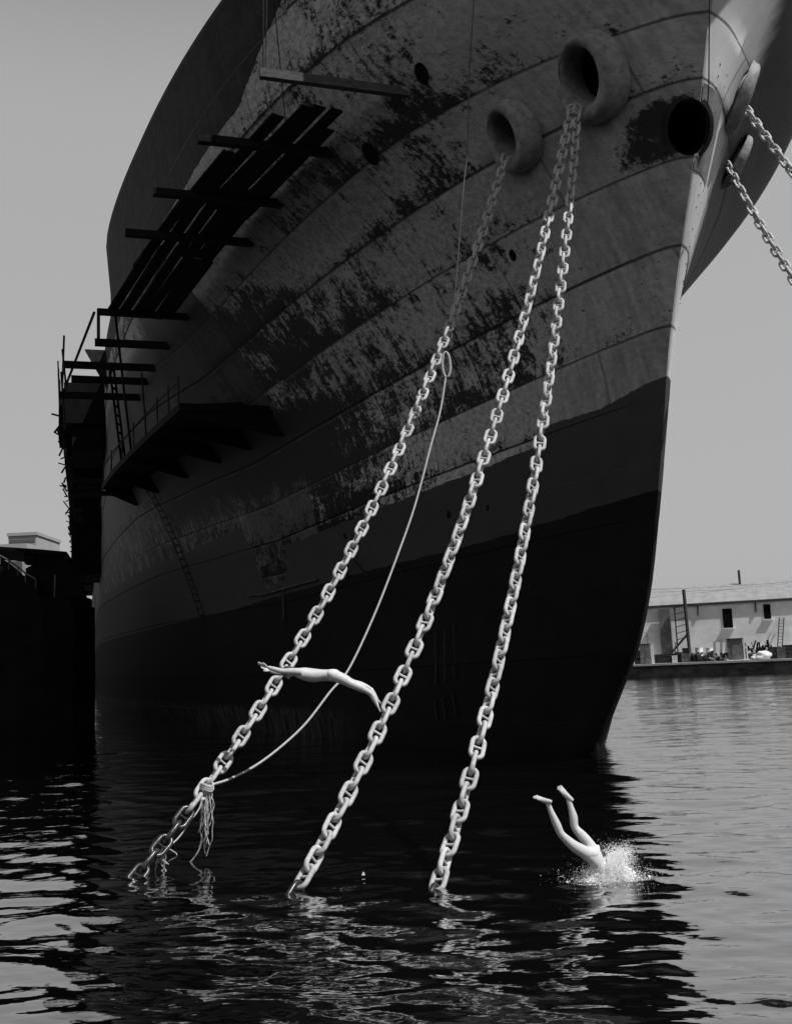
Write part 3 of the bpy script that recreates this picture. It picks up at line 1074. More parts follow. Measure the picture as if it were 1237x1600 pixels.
m = MB(); m.bar(W(30.6, half(30.6, 13.4) - .2, 13.35), W(30.6, 15.1, 13.35), .28, .26); based(m, locp).build('end_beam', M['wood'], plat)
# rope ladder down the ship side
rl = thing('rope_ladder', 'thin rope ladder hanging down the hull to the dark boot topping', 'ladder', W(27, 11, 6))
locr = Vector(rl.location)
tops = [W(27.6, half(27.6, 13.4) + .14, 13.5), W(26.6, half(26.6, 13.4) + .14, 13.5)]
bots = [W(26.6, half(26.6, 5.8) + .12, 5.8), W(25.6, half(25.6, 5.8) + .12, 5.8)]
path = []
for q in range(2):
    ps = []
    for i in range(9):
        z_ = 13.5 - (13.5 - 5.8) * i / 8
        s_ = (27.6 if q == 0 else 26.9) - 1.5 * i / 8
        ps.append(W(s_, half(s_, z_) + .1, z_))
    path.append(ps)
    m = MB(); m.tube(ps, .022, 5); based(m, locr).build('side_rope', M['dark_steel'], rl)
for i in range(20):
    t = (i + .5) / 20 * 8; k = int(t); f = t - k
    m = MB(); m.bar(path[0][k].lerp(path[0][min(k + 1, 8)], f), path[1][k].lerp(path[1][min(k + 1, 8)], f), .05, .04)
    based(m, locr).build('rung', M['wood'], rl)

# ------------------------------------------------------------ the two divers
def skinned(nodes, edges, root_name, subdiv=2):
    names = list(nodes)
    me = bpy.data.meshes.new('tmp')
    me.from_pydata([nodes[k][0] for k in names], [(names.index(a), names.index(b)) for a, b in edges], [])
    o = bpy.data.objects.new('tmp', me); COL.objects.link(o)
    md = o.modifiers.new('skin', 'SKIN'); md.use_smooth_shade = True
    md.branch_smoothing = .4
    for i, k in enumerate(names):
        r = nodes[k][1]
        sv = me.skin_vertices[0].data[i]
        sv.radius = tuple(q * 1.13 for q in r) if isinstance(r, (tuple, list)) else (r * 1.13, r * 1.13)
        sv.use_root = (k == root_name)
    ms = o.modifiers.new('sub', 'SUBSURF'); ms.levels = subdiv; ms.render_levels = subdiv
    d = bpy.context.evaluated_depsgraph_get()
    out = bpy.data.meshes.new_from_object(o.evaluated_get(d))
    bpy.data.objects.remove(o)
    vs = [v.co.copy() for v in out.vertices]; fs = [tuple(p.vertices) for p in out.polygons]
    bpy.data.meshes.remove(out)
    return vs, fs


def hand(m, wrist, direction, palm_side, size=1.0, curl=.15):
    d = direction.normalized(); s = (palm_side - d * palm_side.dot(d)).normalized(); n = d.cross(s)
    # palm
    rings = []
    for f, w, h in ((0, .022, .019), (.03, .030, .018), (.07, .040, .016), (.095, .041, .013), (.10, .036, .009)):
        c = wrist + d * (f * size)
        rings.append([c + s * (w * size * math.cos(a)) + n * (h * size * math.sin(a)) for a in np.linspace(0, 6.283, 11)[:-1]])
    m.loft(rings)
    for k, (o, L) in enumerate(((-.029, .062), (-.010, .078), (.010, .082), (.029, .073))):
        p = wrist + d * (.088 * size) + s * (o * size); ps = [p]
        for q in range(1, 4):
            an = curl * q
            p = p + (d * math.cos(an) + n * math.sin(an) + s * (o * 1.2)).normalized() * (L * size / 3); ps.append(p)
        m.tube(ps, [.0095 * size, .009 * size, .008 * size, .006 * size], 7)
    p = wrist + d * (.03 * size) + s * (.030 * size)
    m.tube([p, p + (d * .7 + s * .7) * (.035 * size), p + (d * 1.1 + s * .85) * (.055 * size)], [.013 * size, .011 * size, .007 * size], 7)


def head(m, c, upv, face, size=1.0):
    u = upv.normalized(); f = (face - u * face.dot(u)).normalized(); x = u.cross(f)
    bm = bmesh.new(); bmesh.ops.create_uvsphere(bm, u_segments=20, v_segments=14, radius=1)
    vs = []
    for v in bm.verts:
        p = v.co
        jaw = 1 - .22 * max(0, -p.z)
        ff = p.y * .095 * jaw
        if p.y > .6 and -.35 < p.z < .2 and abs(p.x) < .25: ff += .018        # nose
        if p.y > .6 and .05 < p.z < .3 and .25 < abs(p.x) < .6: ff -= .006    # eye sockets
        if p.y > .6 and -.6 < p.z < -.42 and abs(p.x) < .35: ff -= .003       # mouth
        vs.append(c + (x * (p.x * .075 * jaw) + f * ff + u * (p.z * .115)) * size)
    m.add(vs, [tuple(k.index for k in q.verts) for q in bm.faces]); bm.free()
    for sg in (1, -1):
        m.blob(c + x * (.076 * sg * size) - f * .005, .026 * size, 1, 0, 1, (.6, 1, 1.2))


def hair_cap(c, upv, face, size=1.0):
    u = upv.normalized(); f = (face - u * face.dot(u)).normalized(); x = u.cross(f)
    m = MB(); bm = bmesh.new(); bmesh.ops.create_uvsphere(bm, u_segments=20, v_segments=14, radius=1)
    vs = [c + (x * (v.co.x * .082) + f * (v.co.y * .102 - .006) + u * (v.co.z * .122)) * size * (1 + .03 * noise.noise(v.co * 6)) for v in bm.verts]
    keep = []
    for q in bm.faces:
        k = q.calc_center_median()
        if k.z > .25 or (k.y < -.05 and k.z > -.55): keep.append(tuple(w.index for w in q.verts))
    m.add(vs, keep); bm.free()
    return m


def foot(m, ankle, shin_dir, toe_dir, lat, size=1.0):
    """foot from the ankle along toe_dir (pointed), heel on the far side of the shin"""
    d = toe_dir.normalized(); l = (lat - d * lat.dot(d)).normalized(); n = d.cross(l)
    if n.dot(shin_dir) > 0: n = -n                     # n points to the sole, away from the shin
    rings = []
    for f, w, h, o in ((-.062, .014, .016, .030), (-.050, .028, .032, .024), (-.01, .034, .042, .012), (.05, .037, .034, .012), (.10, .042, .024, .016), (.135, .043, .017, .019), (.160, .036, .010, .021), (.170, .02, .006, .022)):
        c = ankle + d * (f * size) + n * (o * size)
        rings.append([c + l * (w * size * math.cos(a)) + n * (h * size * math.sin(a)) for a in np.linspace(0, 6.283, 15)[:-1]])
    m.loft(rings)
    for k in range(5):
        o = -.034 + .017 * k
        p = ankle + d * ((.158 + .010 * (2 - abs(k - 1))) * size) + l * (o * size) + n * (.020 * size)
        m.tube([p, p + d * (.022 * size), p + d * (.036 * size) + n * .003], [.0095 * size, .0105 * size, .006 * size], 7)


def z1(zx, zy, Y): return at(380 + zx / 4.418, 980 + zy / 4.418, Y)       # diver in the air
def z2(zx, zy, Y): return at(800 + zx / 4.758, 1180 + zy / 4.758, Y)      # diver entering the water


def diver_air():
    D = 17.5
    P = lambda x, y, d=0.0: z1(x, y, D + d)
    nodes = {
        'pelvis': (P(602, 332), (.140, .112)), 'waist': (P(545, 332), (.128, .096)), 'belly': (P(490, 336), (.140, .116)), 'chest': (P(430, 326), (.158, .118)),
        'upchest': (P(385, 314), (.15, .098)), 'neck': (P(348, 309), .056), 'skull': (P(325, 308), .06),
        'shN': (P(388, 306, -.17), .062), 'elN': (P(268, 306, -.15), .043), 'faN': (P(215, 292, -.12), .041), 'wrN': (P(166, 277, -.08), .027),
        'shF': (P(384, 312, .17), .060), 'elF': (P(272, 318, .15), .043), 'faF': (P(225, 315, .13), .040), 'wrF': (P(182, 303, .10), .027),
        'hipN': (P(632, 334, -.09), .098), 'thN': (P(690, 362, -.09), .084), 'knN': (P(748, 396, -.085), .060), 'caN': (P(800, 414, -.08), .068), 'cbN': (P(862, 446, -.07), .042), 'anN': (P(905, 480, -.065), .034),
        'hipF': (P(632, 334, .09), .098), 'thF': (P(692, 356, .09), .084), 'knF': (P(752, 388, .085), .060), 'caF': (P(806, 398, .10), .060), 'cbF': (P(850, 414, .10), .043), 'anF': (P(884, 434, .10), .036),
    }
    edges = [('pelvis', 'waist'), ('waist', 'belly'), ('belly', 'chest'), ('chest', 'upchest'), ('upchest', 'neck'), ('neck', 'skull'),
             ('upchest', 'shN'), ('shN', 'elN'), ('elN', 'faN'), ('faN', 'wrN'), ('upchest', 'shF'), ('shF', 'elF'), ('elF', 'faF'), ('faF', 'wrF')]
    for q in 'NF':
        edges += [('pelvis', 'hip' + q), ('hip' + q, 'th' + q), ('th' + q, 'kn' + q), ('kn' + q, 'ca' + q), ('ca' + q, 'cb' + q), ('cb' + q, 'an' + q)]
    vs, fs = skinned(nodes, edges, 'pelvis')
    m = MB(); m.add(vs, fs)
    lat = Vector((0, 1, 0))
    hand(m, nodes['wrN'][0], P(130, 262) - P(166, 277), Vector((0, -.8, .6)), 1.05, .06)
    hand(m, nodes['wrF'][0], P(146, 284) - P(182, 303), Vector((0, -.8, -.6)), 1.0, .06)
    for q, te in (('N', P(955, 578, -.06)), ('F', P(940, 500, .10))):
        sh = nodes['an' + q][0] - nodes['cb' + q][0]
        foot(m, nodes['an' + q][0], Vector((0, 0, -1)) if 0 else -(Vector((-.4, 0, -1))), te - nodes['an' + q][0], lat, 1.28)
    hc = P(312, 312)
    head(m, hc, P(270, 304) - P(340, 310), Vector((.1, -.05, -1)), 1.0)
    loc = P(602, 332)
    root = thing('person', 'swimmer in mid air, stretched level with arms reaching to the left, in pale trunks', 'person', loc)
    based(m, loc).build('body', M['skin'], root, True)
    based(hair_cap(hc, P(270, 304) - P(340, 310), Vector((.1, -.05, -1))), loc).build('hair', M['hair'], root, True)
    tn = {'a': (P(556, 334), (.140, .114)), 'p': (P(602, 332), (.150, .122)), 'n1': (P(632, 334, -.09), .110), 'n2': (P(655, 345, -.09), .106), 'f1': (P(632, 334, .09), .110), 'f2': (P(655, 345, .09), .106)}
    vs, fs = skinned(tn, [('a', 'p'), ('p', 'n1'), ('n1', 'n2'), ('p', 'f1'), ('f1', 'f2')], 'p')
    m = MB(); m.add(vs, fs)
    based(m, loc).build('swim_trunks', M['cloth'], root, True)


def diver_water():
    D = 14.95
    P = lambda x, y, d=0.0: z2(x, y, D + d)
    nodes = {
        'pelvis': (P(596, 742), (.135, .105)), 'waist': (P(640, 810), (.125, .098)), 'belly': (P(675, 870), (.13, .10)), 'chest': (P(720, 950), (.15, .11)),
        'upchest': (P(755, 1010), (.15, .10)), 'neck': (P(778, 1055), .055), 'skull': (P(790, 1080), .06),
        'shN': (P(725, 1015, -.15), .06), 'elN': (P(790, 1130, -.15), .042), 'wrN': (P(850, 1235, -.08), .027),
        'shF': (P(790, 1000, .15), .06), 'elF': (P(850, 1110, .15), .042), 'wrF': (P(890, 1220, .08), .027),
        'hipN': (P(545, 728, -.07), .092), 'thN': (P(450, 672, -.10), .070), 'knN': (P(362, 590, -.12), .048), 'caN': (P(330, 515, -.12), .055), 'cbN': (P(288, 420, -.12), .036), 'anN': (P(262, 352, -.12), .031),
        'hipF': (P(610, 700, .10), .094), 'thF': (P(540, 622, .13), .074), 'knF': (P(458, 536, .15), .051), 'caF': (P(460, 474, .16), .061), 'cbF': (P(436, 390, .17), .038), 'anF': (P(414, 318, .18), .033),
    }
    edges = [('pelvis', 'waist'), ('waist', 'belly'), ('belly', 'chest'), ('chest', 'upchest'), ('upchest', 'neck'), ('neck', 'skull'),
             ('upchest', 'shN'), ('shN', 'elN'), ('elN', 'wrN'), ('upchest', 'shF'), ('shF', 'elF'), ('elF', 'wrF')]
    for q in 'NF':
        edges += [('pelvis', 'hip' + q), ('hip' + q, 'th' + q), ('th' + q, 'kn' + q), ('kn' + q, 'ca' + q), ('ca' + q, 'cb' + q), ('cb' + q, 'an' + q)]
    vs, fs = skinned(nodes, edges, 'pelvis')
    m = MB(); m.add(vs, fs)
    foot(m, nodes['anN'][0], Vector((0, 0, -1)), P(172, 320, -.05) - nodes['anN'][0], Vector((.25, 1, .6)), 1.0)
    foot(m, nodes['anF'][0], Vector((0, 0, -1)), P(320, 218, .12) - nodes['anF'][0], Vector((.45, .5, .8)), 1.12)
    dn = P(790, 1080) - P(755, 1010)
    head(m, P(795, 1092), dn, Vector((-.6, -.3, -.3)), 1.0)
    hand(m, nodes['wrN'][0], dn, Vector((0, 1, .2))); hand(m, nodes['wrF'][0], dn, Vector((0, 1, .2)))
    loc = P(596, 742)
    root = thing('person', 'swimmer diving head first into the water, bare legs sticking up out of the splash', 'person', loc)
    based(m, loc).build('body', M['skin'], root, True)
    based(hair_cap(P(795, 1092), dn, Vector((-.6, -.3, -.3))), loc).build('hair', M['hair'], root, True)
    tn = {'a': (P(625, 785), (.136, .11)), 'p': (P(598, 744), (.143, .113)), 'n1': (P(552, 730, -.07), .102), 'n2': (P(535, 720, -.075), .098), 'f1': (P(612, 702, .10), .104), 'f2': (P(600, 690, .105), .100)}
    vs, fs = skinned(tn, [('a', 'p'), ('p', 'n1'), ('n1', 'n2'), ('p', 'f1'), ('f1', 'f2')], 'p')
    m = MB(); m.add(vs, fs)
    based(m, loc).build('swim_trunks', M['cloth'], root, True)


diver_air()
diver_water()


# ------------------------------------------------------------ splash
def make_splash():
    rr = random.Random(21)
    m = MB()
    iv = [Vector(q) for q in ((1, 0, 0), (-1, 0, 0), (0, 1, 0), (0, -1, 0), (0, 0, 1), (0, 0, -1))]
    iff = [(0, 2, 4), (2, 1, 4), (1, 3, 4), (3, 0, 4), (2, 0, 5), (1, 2, 5), (3, 1, 5), (0, 3, 5)]
    c0 = Vector((SPLASH[0], SPLASH[1], 0))

    def drop(p, r):
        sx, sy, sz = (r * rr.uniform(.7, 1.5) for _ in range(3))
        m.add([p + Vector((v.x * sx, v.y * sy, v.z * sz)) for v in iv], iff)
    # jets thrown out of the hole in the water
    jets = []
    for k in range(95):
        an = rr.gauss(.1, .65) if rr.random() < .6 else rr.uniform(0, 6.283)
        jets.append((an, rr.uniform(.15, .85), rr.uniform(1.0, 2.5) * (1.12 if math.cos(an) > .3 else .84), rr.uniform(.22, .38)))
    for an, vh, vz, tm in jets:
        dirv = Vector((math.cos(an), math.sin(an) * .8, 0))
        start = c0 + dirv * rr.uniform(.03, .22)
        for k in range(230):
            t = tm * rr.random() ** .85
            sp = .02 + .15 * t / tm
            p = start + dirv * (vh * t) + Vector((0, 0, vz * t - 4.9 * t * t)) + Vector((rr.gauss(0, sp), rr.gauss(0, sp), rr.gauss(0, sp))) * .42
            if p.z < 0: p.z = abs(p.z) * .3
            drop(p, rr.choice((.002, .0025, .003, .004, .0055)) * (1.4 - .5 * t / tm))
        # the torn sheet of water each jet drags up
        wv = Vector((-dirv.y, dirv.x, 0))
        ga, gb = [], []
        nseg = 9
        ph = rr.uniform(0, 9)
        wd = rr.uniform(.03, .085)
        for q in range(nseg):
            t = tm * .62 * q / (nseg - 1)
            p = start + dirv * (vh * t) + Vector((0, 0, vz * t - 4.9 * t * t - .02))
            w_ = wd * (1 - (q / (nseg - 1)) ** 1.5) + .004
            n_ = noise.noise(Vector((ph, q * .7, 0))) * .04
            ring = []
            for kk in range(8):
                a_ = 6.28318 * kk / 8
                rj = 1 + .5 * noise.noise(Vector((ph + math.cos(a_), q * .9, math.sin(a_))))
                ring.append(p + wv * (w_ * math.cos(a_) * rj + n_) + dirv * (.012 * math.sin(a_) * rj))
            ga.append(ring)
        m.loft(ga)
    for k in range(260):
        an = rr.uniform(0, 6.283); q = abs(rr.gauss(0, .2))
        p = c0 + Vector((math.cos(an) * q * 1.3 + .06, math.sin(an) * q * .9, 0))
        p.z = max(.008, .28 * math.exp(-(q / .25) ** 2) * rr.random())
        m.blob(p, rr.uniform(.006, .020), 1, 1.3, 2.8, (1.1, 1.0, 1.0))
    for k in range(3500):
        an = rr.uniform(0, 6.283); q = .08 + abs(rr.gauss(0, .2))
        p = c0 + Vector((math.cos(an) * q * 1.3 + .05, math.sin(an) * q * 1.3, abs(rr.gauss(0, .025))))
        drop(p, rr.choice((.003, .004, .006)))
    for k in range(2500):
        p = c0 + Vector((rr.gauss(.12, .24), rr.gauss(0, .2), abs(rr.gauss(.05, .2))))
        drop(p, rr.choice((.0015, .002, .003)))
    o = based(m, c0).build('splash', M['foam'], None, True)
    o.location = c0
    tag(o, 'white splash of foam and drops thrown up around the diving swimmer', 'splash')


make_splash()
p = on_z(567, 1368)
m = MB(); m.box((0, 0, .02), (.025, .02, .05), Matrix.Rotation(.5, 3, 'Y')); m.box((.012, 0, .008), (.035, .03, .016))
tag(m.build('floating_chip', M['white_paint']), 'tiny white chip floating between the middle and right chain ends', 'debris').location = p

# ------------------------------------------------------------ black ship at far left
bs = thing('black_ship', 'black silhouetted ship with a curved canopy roof at the left edge', 'ship', (-19.5, 58, 0))
locs = Vector(bs.location)
m = MB()
plan = [(-17.35, 57.4), (-17.6, 59.2), (-18.9, 62.0), (-22, 66), (-48, 78), (-50, 68), (-24, 56.2), (-19.4, 55.6), (-17.9, 56.2)]
m.prism(plan, -1.5, 6.9)
plan2 = [((x + 30) * .985 - 30, (y - 64) * .985 + 64) for x, y in plan]
m.prism(plan2, 6.9, 7.4)
based(m, locs).build('hull', M['black_ship'], bs)
def slab(poly, Y, depth, name, mat):   # an outline at depth Y given real thickness
    mb = MB()
    f = [at(x, y, Y) for x, y in poly]; b = [q + Vector((-depth * .25, depth, 0)) for q in f]
    mb.loft([f, b]); return based(mb, locs).build(name, mat, bs)
slab([(135, 940), (122, 906), (116, 892), (101, 868), (58, 866), (56, 880), (40, 888), (40, 945)], 57.2, 4.5, 'deckhouse', M['black_ship'])
slab([(107, 866), (104, 862), (60, 858), (0, 854), (-60, 852), (-60, 856), (0, 858), (60, 866)], 56.6, 6.0, 'canopy', M['black_ship'])
slab([(53, 880), (38, 880), (38, 862), (53, 862)], 57.0, 1.2, 'canopy_post', M['black_ship'])
slab([(-60, 866), (0, 872), (12, 878), (24, 888), (34, 898), (60, 908), (60, 960), (-60, 960)], 56.4, 2.0, 'bulwark', M['black_ship'])
m = MB()
rp = [at(x, y, 56.3) for x, y in ((-20, 862), (0, 868), (14, 876), (28, 886), (40, 896), (56, 905))]
m.tube(rp, .05, 6)
for q in rp: m.tube([q, q + Vector((0, 0, -.5))], .035, 5)
based(m, locs).build('rail', M['tank_grey'], bs)
for x, y in ((112, 880), (119, 893), (126, 908)):
    a = at(x + 2, y, 57.3); m = MB(); m.tube([a + Vector((0, 0, -.5)), a + Vector((.15, 0, .55))], .05, 5)
    based(m, locs).build('stanchion', M['black_ship'], bs)
m = MB(); m.tube([at(112, 872, 57.3), at(129, 908, 57.3)], .03, 5); based(m, locs).build('stay_wire', M['black_ship'], bs)
m = MB(); m.tube([at(86, 898, 56.4), at(85, 938, 56.2)], .04, 5); based(m, locs).build('drain_pipe', M['tank_grey'], bs)
m = MB(); m.tube([at(124, 892, 57.2) + Vector((0, 0, -.3)), at(128, 880, 57.2)], .07, 5); based(m, locs).build('fairlead', M['black_ship'], bs)

# pale buildings far behind it
def far_block(x0, x1, ytop, Y, name, label, mat, floors=8, depth=18.0):
    a, b = at(x0, ytop, Y), at(x1, ytop, Y)
    loc = Vector(((a.x + b.x) / 2, Y, 0))
    root = thing(name, label, 'building', loc)
    w = b.x - a.x; h = a.z
    m = MB(); m.box((0, depth / 2, h / 2), (w, depth, h)); m.build('wall', mat, root)
    m = MB(); m.box((0, depth / 2, h + .4), (w + .6, depth + .6, .8)); m.build('parapet', mat, root)
    for k in range(floors):
        m = MB(); m.box((0, -.02, h * (k + .5) / floors), (w * .9, .12, h / floors * .34)); m.build('window_band', M['tank_grey'], root)
far_block(13, 57, 838, 260, 'tower_block', 'pale tower block rising far behind the black ship', M['pale_block'], 14)
far_block(-60, 40, 862, 150, 'warehouse', 'pale low warehouse glimpsed under the canopy of the black ship', M['pale_block'], 4, 20)

# ------------------------------------------------------------ quay with the long building
Q0 = on_z(978, 1060); Q1 = on_z(1237, 1051)
qd = (Q1 - Q0); qd.z = 0; qd.normalize()
qn = Vector((-qd.y, qd.x, 0))          # away from the water
def Q(u, v, z): return Q0 + qd * u + qn * v + Vector((0, 0, z))
quay_rot = math.atan2(qd.y, qd.x)
qh = 1.45
m = MB(); m.box((20, 30.15, qh / 2 - 1.1), (260, 60, qh + 2))
q = m.build('quay_wall', M['concrete']); q.location = Q0; q.rotation_euler.z = quay_rot; q['kind'] = 'structure'
m = MB(); m.box((20, 30, qh - .05), (260, 60.5, .22))
q = m.build('quay_deck', M['deck']); q.location = Q0; q.rotation_euler.z = quay_rot; q['kind'] = 'structure'
QZ = qh + .06
bd = thing('harbour_building', 'long low stucco building with a corrugated roof on the quay', 'building', Q(10, 7, QZ), quay_rot)
def ub(x): # along-quay position of an image column at wall depth
    r = ray(x, 1000); n = np.array(qn); P = np.array(Q(0, 7, 0))
    k = ((P - CP) @ n) / (r @ n); p = CP + k * r
    return float((p - np.array(Q0)) @ np.array(qd)) - 10
def zb_(x, y):
    r = ray(x, y); n = np.array(qn); P = np.array(Q(0, 7, 0))
    k = ((P - CP) @ n) / (r @ n); return float((CP + k * r)[2]) - QZ
EH = zb_(1120, 942)                    # eaves height
m = MB(); m.box((5, 6, EH / 2), (140, 12, EH)); m.build('wall', M['stucco'], bd)
m = MB()
for k in range(-130, 151):
    pass
ridge = EH + 2.3
rings = []
for x in (-66, 76):
    rings.append([Vector((x, -.14, EH - .12)), Vector((x, 6, ridge)), Vector((x, 12.45, EH - .12)), Vector((x, 12.45, EH + .1)), Vector((x, 6, ridge + .22)), Vector((x, -.14, EH + .1))])
m.loft(rings)
for k in range(-54, 62):
    x = k * 1.2
    m.bar((x, -.15, EH + .10), (x, 6, ridge + .22), .05, .03)
rf = m.build('roof', M['roof'], bd)
m = MB(); m.box((ub(1162), 5.5, ridge + .9), (.28, .28, 1.7)); m.build('chimney', M['dark_box'], rf)
m = MB(); m.box((5, -.20, EH - .08), (141, .12, .24)); m.build('gutter', M['dark_box'], bd)
for x0, x1, y0, y1 in ((1132, 1147, 951, 981), (1197, 1208, 944, 967)):
    u0, u1 = ub(x0), ub(x1); za, zc = zb_((x0 + x1) / 2, y1), zb_((x0 + x1) / 2, y0)
    w = MB(); w.box(((u0 + u1) / 2, -.03, (za + zc) / 2), (u1 - u0, .10, zc - za)); wi = w.build('window', M['void'], bd)
    s_ = MB(); s_.box(((u0 + u1) / 2, -.1, za - .08), (u1 - u0 + .3, .25, .14)); s_.build('sill', M['stucco'], wi)
for x, y0, y1 in ((1094, 945, 962), (1185, 941, 957)):
    m = MB(); m.tube([(ub(x), -.12, zb_(x, y1)), (ub(x), -.12, EH - .1)], .09, 6); m.build('downpipe', M['dark_box'], bd)
# pole with brace standing off the wall
pl = thing('timber_pole', 'tall dark timber pole with a slanted brace in front of the long wall', 'pole', Q(ub(1077) + 10, 5.6, QZ), quay_rot)
zt = zb_(1074, 922)
m = MB(); m.tube([(0, 0, 0), (-.1, 0, zt)], .2, 8); m.build('post', M['dark_box'], pl, True)
m = MB(); m.bar((-2.6, .6, .6), (0, 0, zb_(1077, 990)), .2, .2); m.build('brace', M['dark_box'], pl)
for k in range(6):
    m = MB(); m.bar((-1.3, .2, 2.6 + k * .75), (0, 0, 2.9 + k * .75), .08, .08); m.build('rung', M['dark_box'], pl)
m = MB(); m.bar((-1.35, .2, .3), (-1.35, .2, 6.6), .14, .14); m.build('stile', M['dark_box'], pl)
m = MB(); m.box((-2.6, .9, 3.0), (1.3, .5, 6.6));  # dark block standing in for the pole's shadow on the wall
tag(m.build('shadow_block', M['grey_box'], None), 'dark upright buttress beside the timber pole on the long wall', 'shadow_block').location = Q(ub(1077) + 10, 5.6, QZ)
bpy.data.objects['shadow_block'].rotation_euler.z = quay_rot
lad2 = thing('leaning_ladder', 'ladder leaning against the long wall at the right edge', 'ladder', Q(ub(1214) + 10, 5.0, QZ), quay_rot)
for sgn in (-.25, .25):
    m = MB(); m.bar((sgn, 0, 0), (sgn + .7, 1.7, 4.6), .09, .09); m.build('rail', M['dark_box'], lad2)
for k in range(12):
    f = (k + .7) / 12.5
    m = MB(); m.bar((-.25 + .7 * f, 1.7 * f, 4.6 * f), (.25 + .7 * f, 1.7 * f, 4.6 * f), .05, .05); m.build('rung', M['dark_box'], lad2)

def uq(x, v):                          # along-quay position of an image column at setback v
    r = ray(x, 1020); n = np.array(qn); P = np.array(Q(0, v, 0))
    k = ((P - CP) @ n) / (r @ n); p = CP + k * r
    return float((p - np.array(Q0)) @ np.array(qd))

def put(name, label, cat, x, v, group=None, rot=0.0):
    return thing(name, label, cat, Q(uq(x, v), v, QZ), quay_rot + rot, group)

def crate(x, v, w, h, d, mat, label, name='crate', slats=3, group=None, rot=0.0):
    t = put(name, label, 'crate' if name == 'crate' else name.replace('_', ' '), x, v, group, rot)
    mb = MB(); mb.box((0, 0, h / 2), (w, d, h)); mb.build('case', M[mat], t)
    mb = MB()
    for k in range(slats):
        mb.box((0, -d / 2 - .02, h * (k + .5) / slats), (w * 1.02, .05, h / slats * .22))
    for sx in (-1, 1): mb.box((sx * w * .47, -d / 2 - .035, h / 2), (w * .07, .06, h * 1.0))
    mb.build('batten', M[mat], t)
    mb = MB(); mb.box((0, 0, h + .03), (w * 1.06, d * 1.06, .06)); mb.build('lid', M[mat], t)
    return t

# tall grey cabinet with a white board beside it
t = put('cabinet', 'tall grey cabinet at the left end of the quay clutter, next to the stem', 'cabinet', 1008, 1.6)
m = MB(); m.box((0, 0, 1.1), (1.15, .9, 2.2)); m.build('case', M['grey_box'], t)
m = MB(); m.box((-.29, -.48, 1.1), (.52, .05, 2.0)); m.build('door', M['grey_box'], t)
m = MB(); m.box((.29, -.48, 1.1), (.52, .05, 2.0)); m.build('door', M['grey_box'], t)
m = MB(); m.box((0, 0, 2.24), (1.25, 1.0, .08)); m.build('top', M['dark_box'], t)
t = put('board', 'narrow white board standing beside the tall grey cabinet', 'board', 1019, 1.6)
m = MB(); m.box((0, 0, 1.1), (.30, .12, 2.25)); m.build('panel', M['white_paint'], t)
m = MB(); m.box((0, .35, .06), (.3, .8, .1)); m.build('foot', M['white_paint'], t)
crate(1000, 3.2, 1.3, 1.5, 1.0, 'dark_box', 'dark crate half hidden behind the ship stem')
crate(1002, 3.4, .8, 1.0, .7, 'dark_box', 'small dark box stacked behind the tall grey cabinet', 'box')
bpy.context.view_layer.update()
crate(1028, 2.2, 1.1, .95, .9, 'dark_box', 'low dark crate just right of the white board')
crate(1037, 2.4, .8, 1.0, .9, 'grey_box', 'grey crate with battens between two dark low crates')
crate(1048, 2.3, 1.5, 1.0, 1.0, 'dark_box', 'wide dark crate left of the drum cluster')
crate(1053, 1.3, .5, .75, .5, 'white_paint', 'small pale box standing in front of the wide dark crate', 'box', 2)
crate(1060, 2.5, .9, 1.1, .9, 'dark_box', 'dark crate under the timber pole')
crate(1071, 1.8, .9, .95, .8, 'grey_box', 'grey box at the foot of the timber pole', 'box', 2)
crate(1072, 3.2, .8, 1.55, .8, 'dark_box', 'taller dark crate behind the grey box by the pole')


def drum(x, v, mat, label, h=.9, r=.3, group=None):
    t = put('drum', label, 'drum', x, v, group)
    mb = MB()
    n = 18
    prof = [(r * .93, 0), (r, .02), (r, h * .33), (r * 1.05, h * .35), (r, h * .37), (r, h * .64), (r * 1.05, h * .66), (r, h * .68), (r, h - .02), (r * .95, h)]
    mb.loft([[Vector((a * math.cos(6.28318 * i / n), a * math.sin(6.28318 * i / n), z)) for i in range(n)] for a, z in prof])
    mb.build('barrel', M[mat], t, True)
    mb = MB(); mb.tube([(r * math.cos(6.28318 * i / n), r * math.sin(6.28318 * i / n), h) for i in range(n)], .025, 6, True); mb.build('rim', M[mat], t, True)


drum(1083, 1.7, 'dark_box', 'dark drum just right of the timber pole')
drum(1092, 2.6, 'white_paint', 'left one of two white drums against the wall', 1.6, .42)
drum(1108, 2.6, 'white_paint', 'right one of two white drums against the wall', 1.5, .40)


def scrap(x, v, w, h, mat, label, seed):
    t = put('scrap_heap', label, 'scrap heap', x, v)
    rr = random.Random(seed)
    for nm, mt in (('scrap', mat), ('scrap', 'dark_steel')):
        mb = MB()
        for k in range(16):
            a = Vector((rr.uniform(-w, w) * .5, rr.uniform(-.5, .5), rr.uniform(.05, h * .5)))
            b = a + Vector((rr.uniform(-.6, .6), rr.uniform(-.3, .3), rr.uniform(0, h * .55)))
            mb.bar(a, b, rr.uniform(.08, .3), rr.uniform(.08, .25))
        for k in range(5):
            mb.blob((rr.uniform(-w, w) * .4, 0, .25), rr.uniform(.2, .45), 2, .5, 1.8)
        mb.build(nm, M[mt], t)


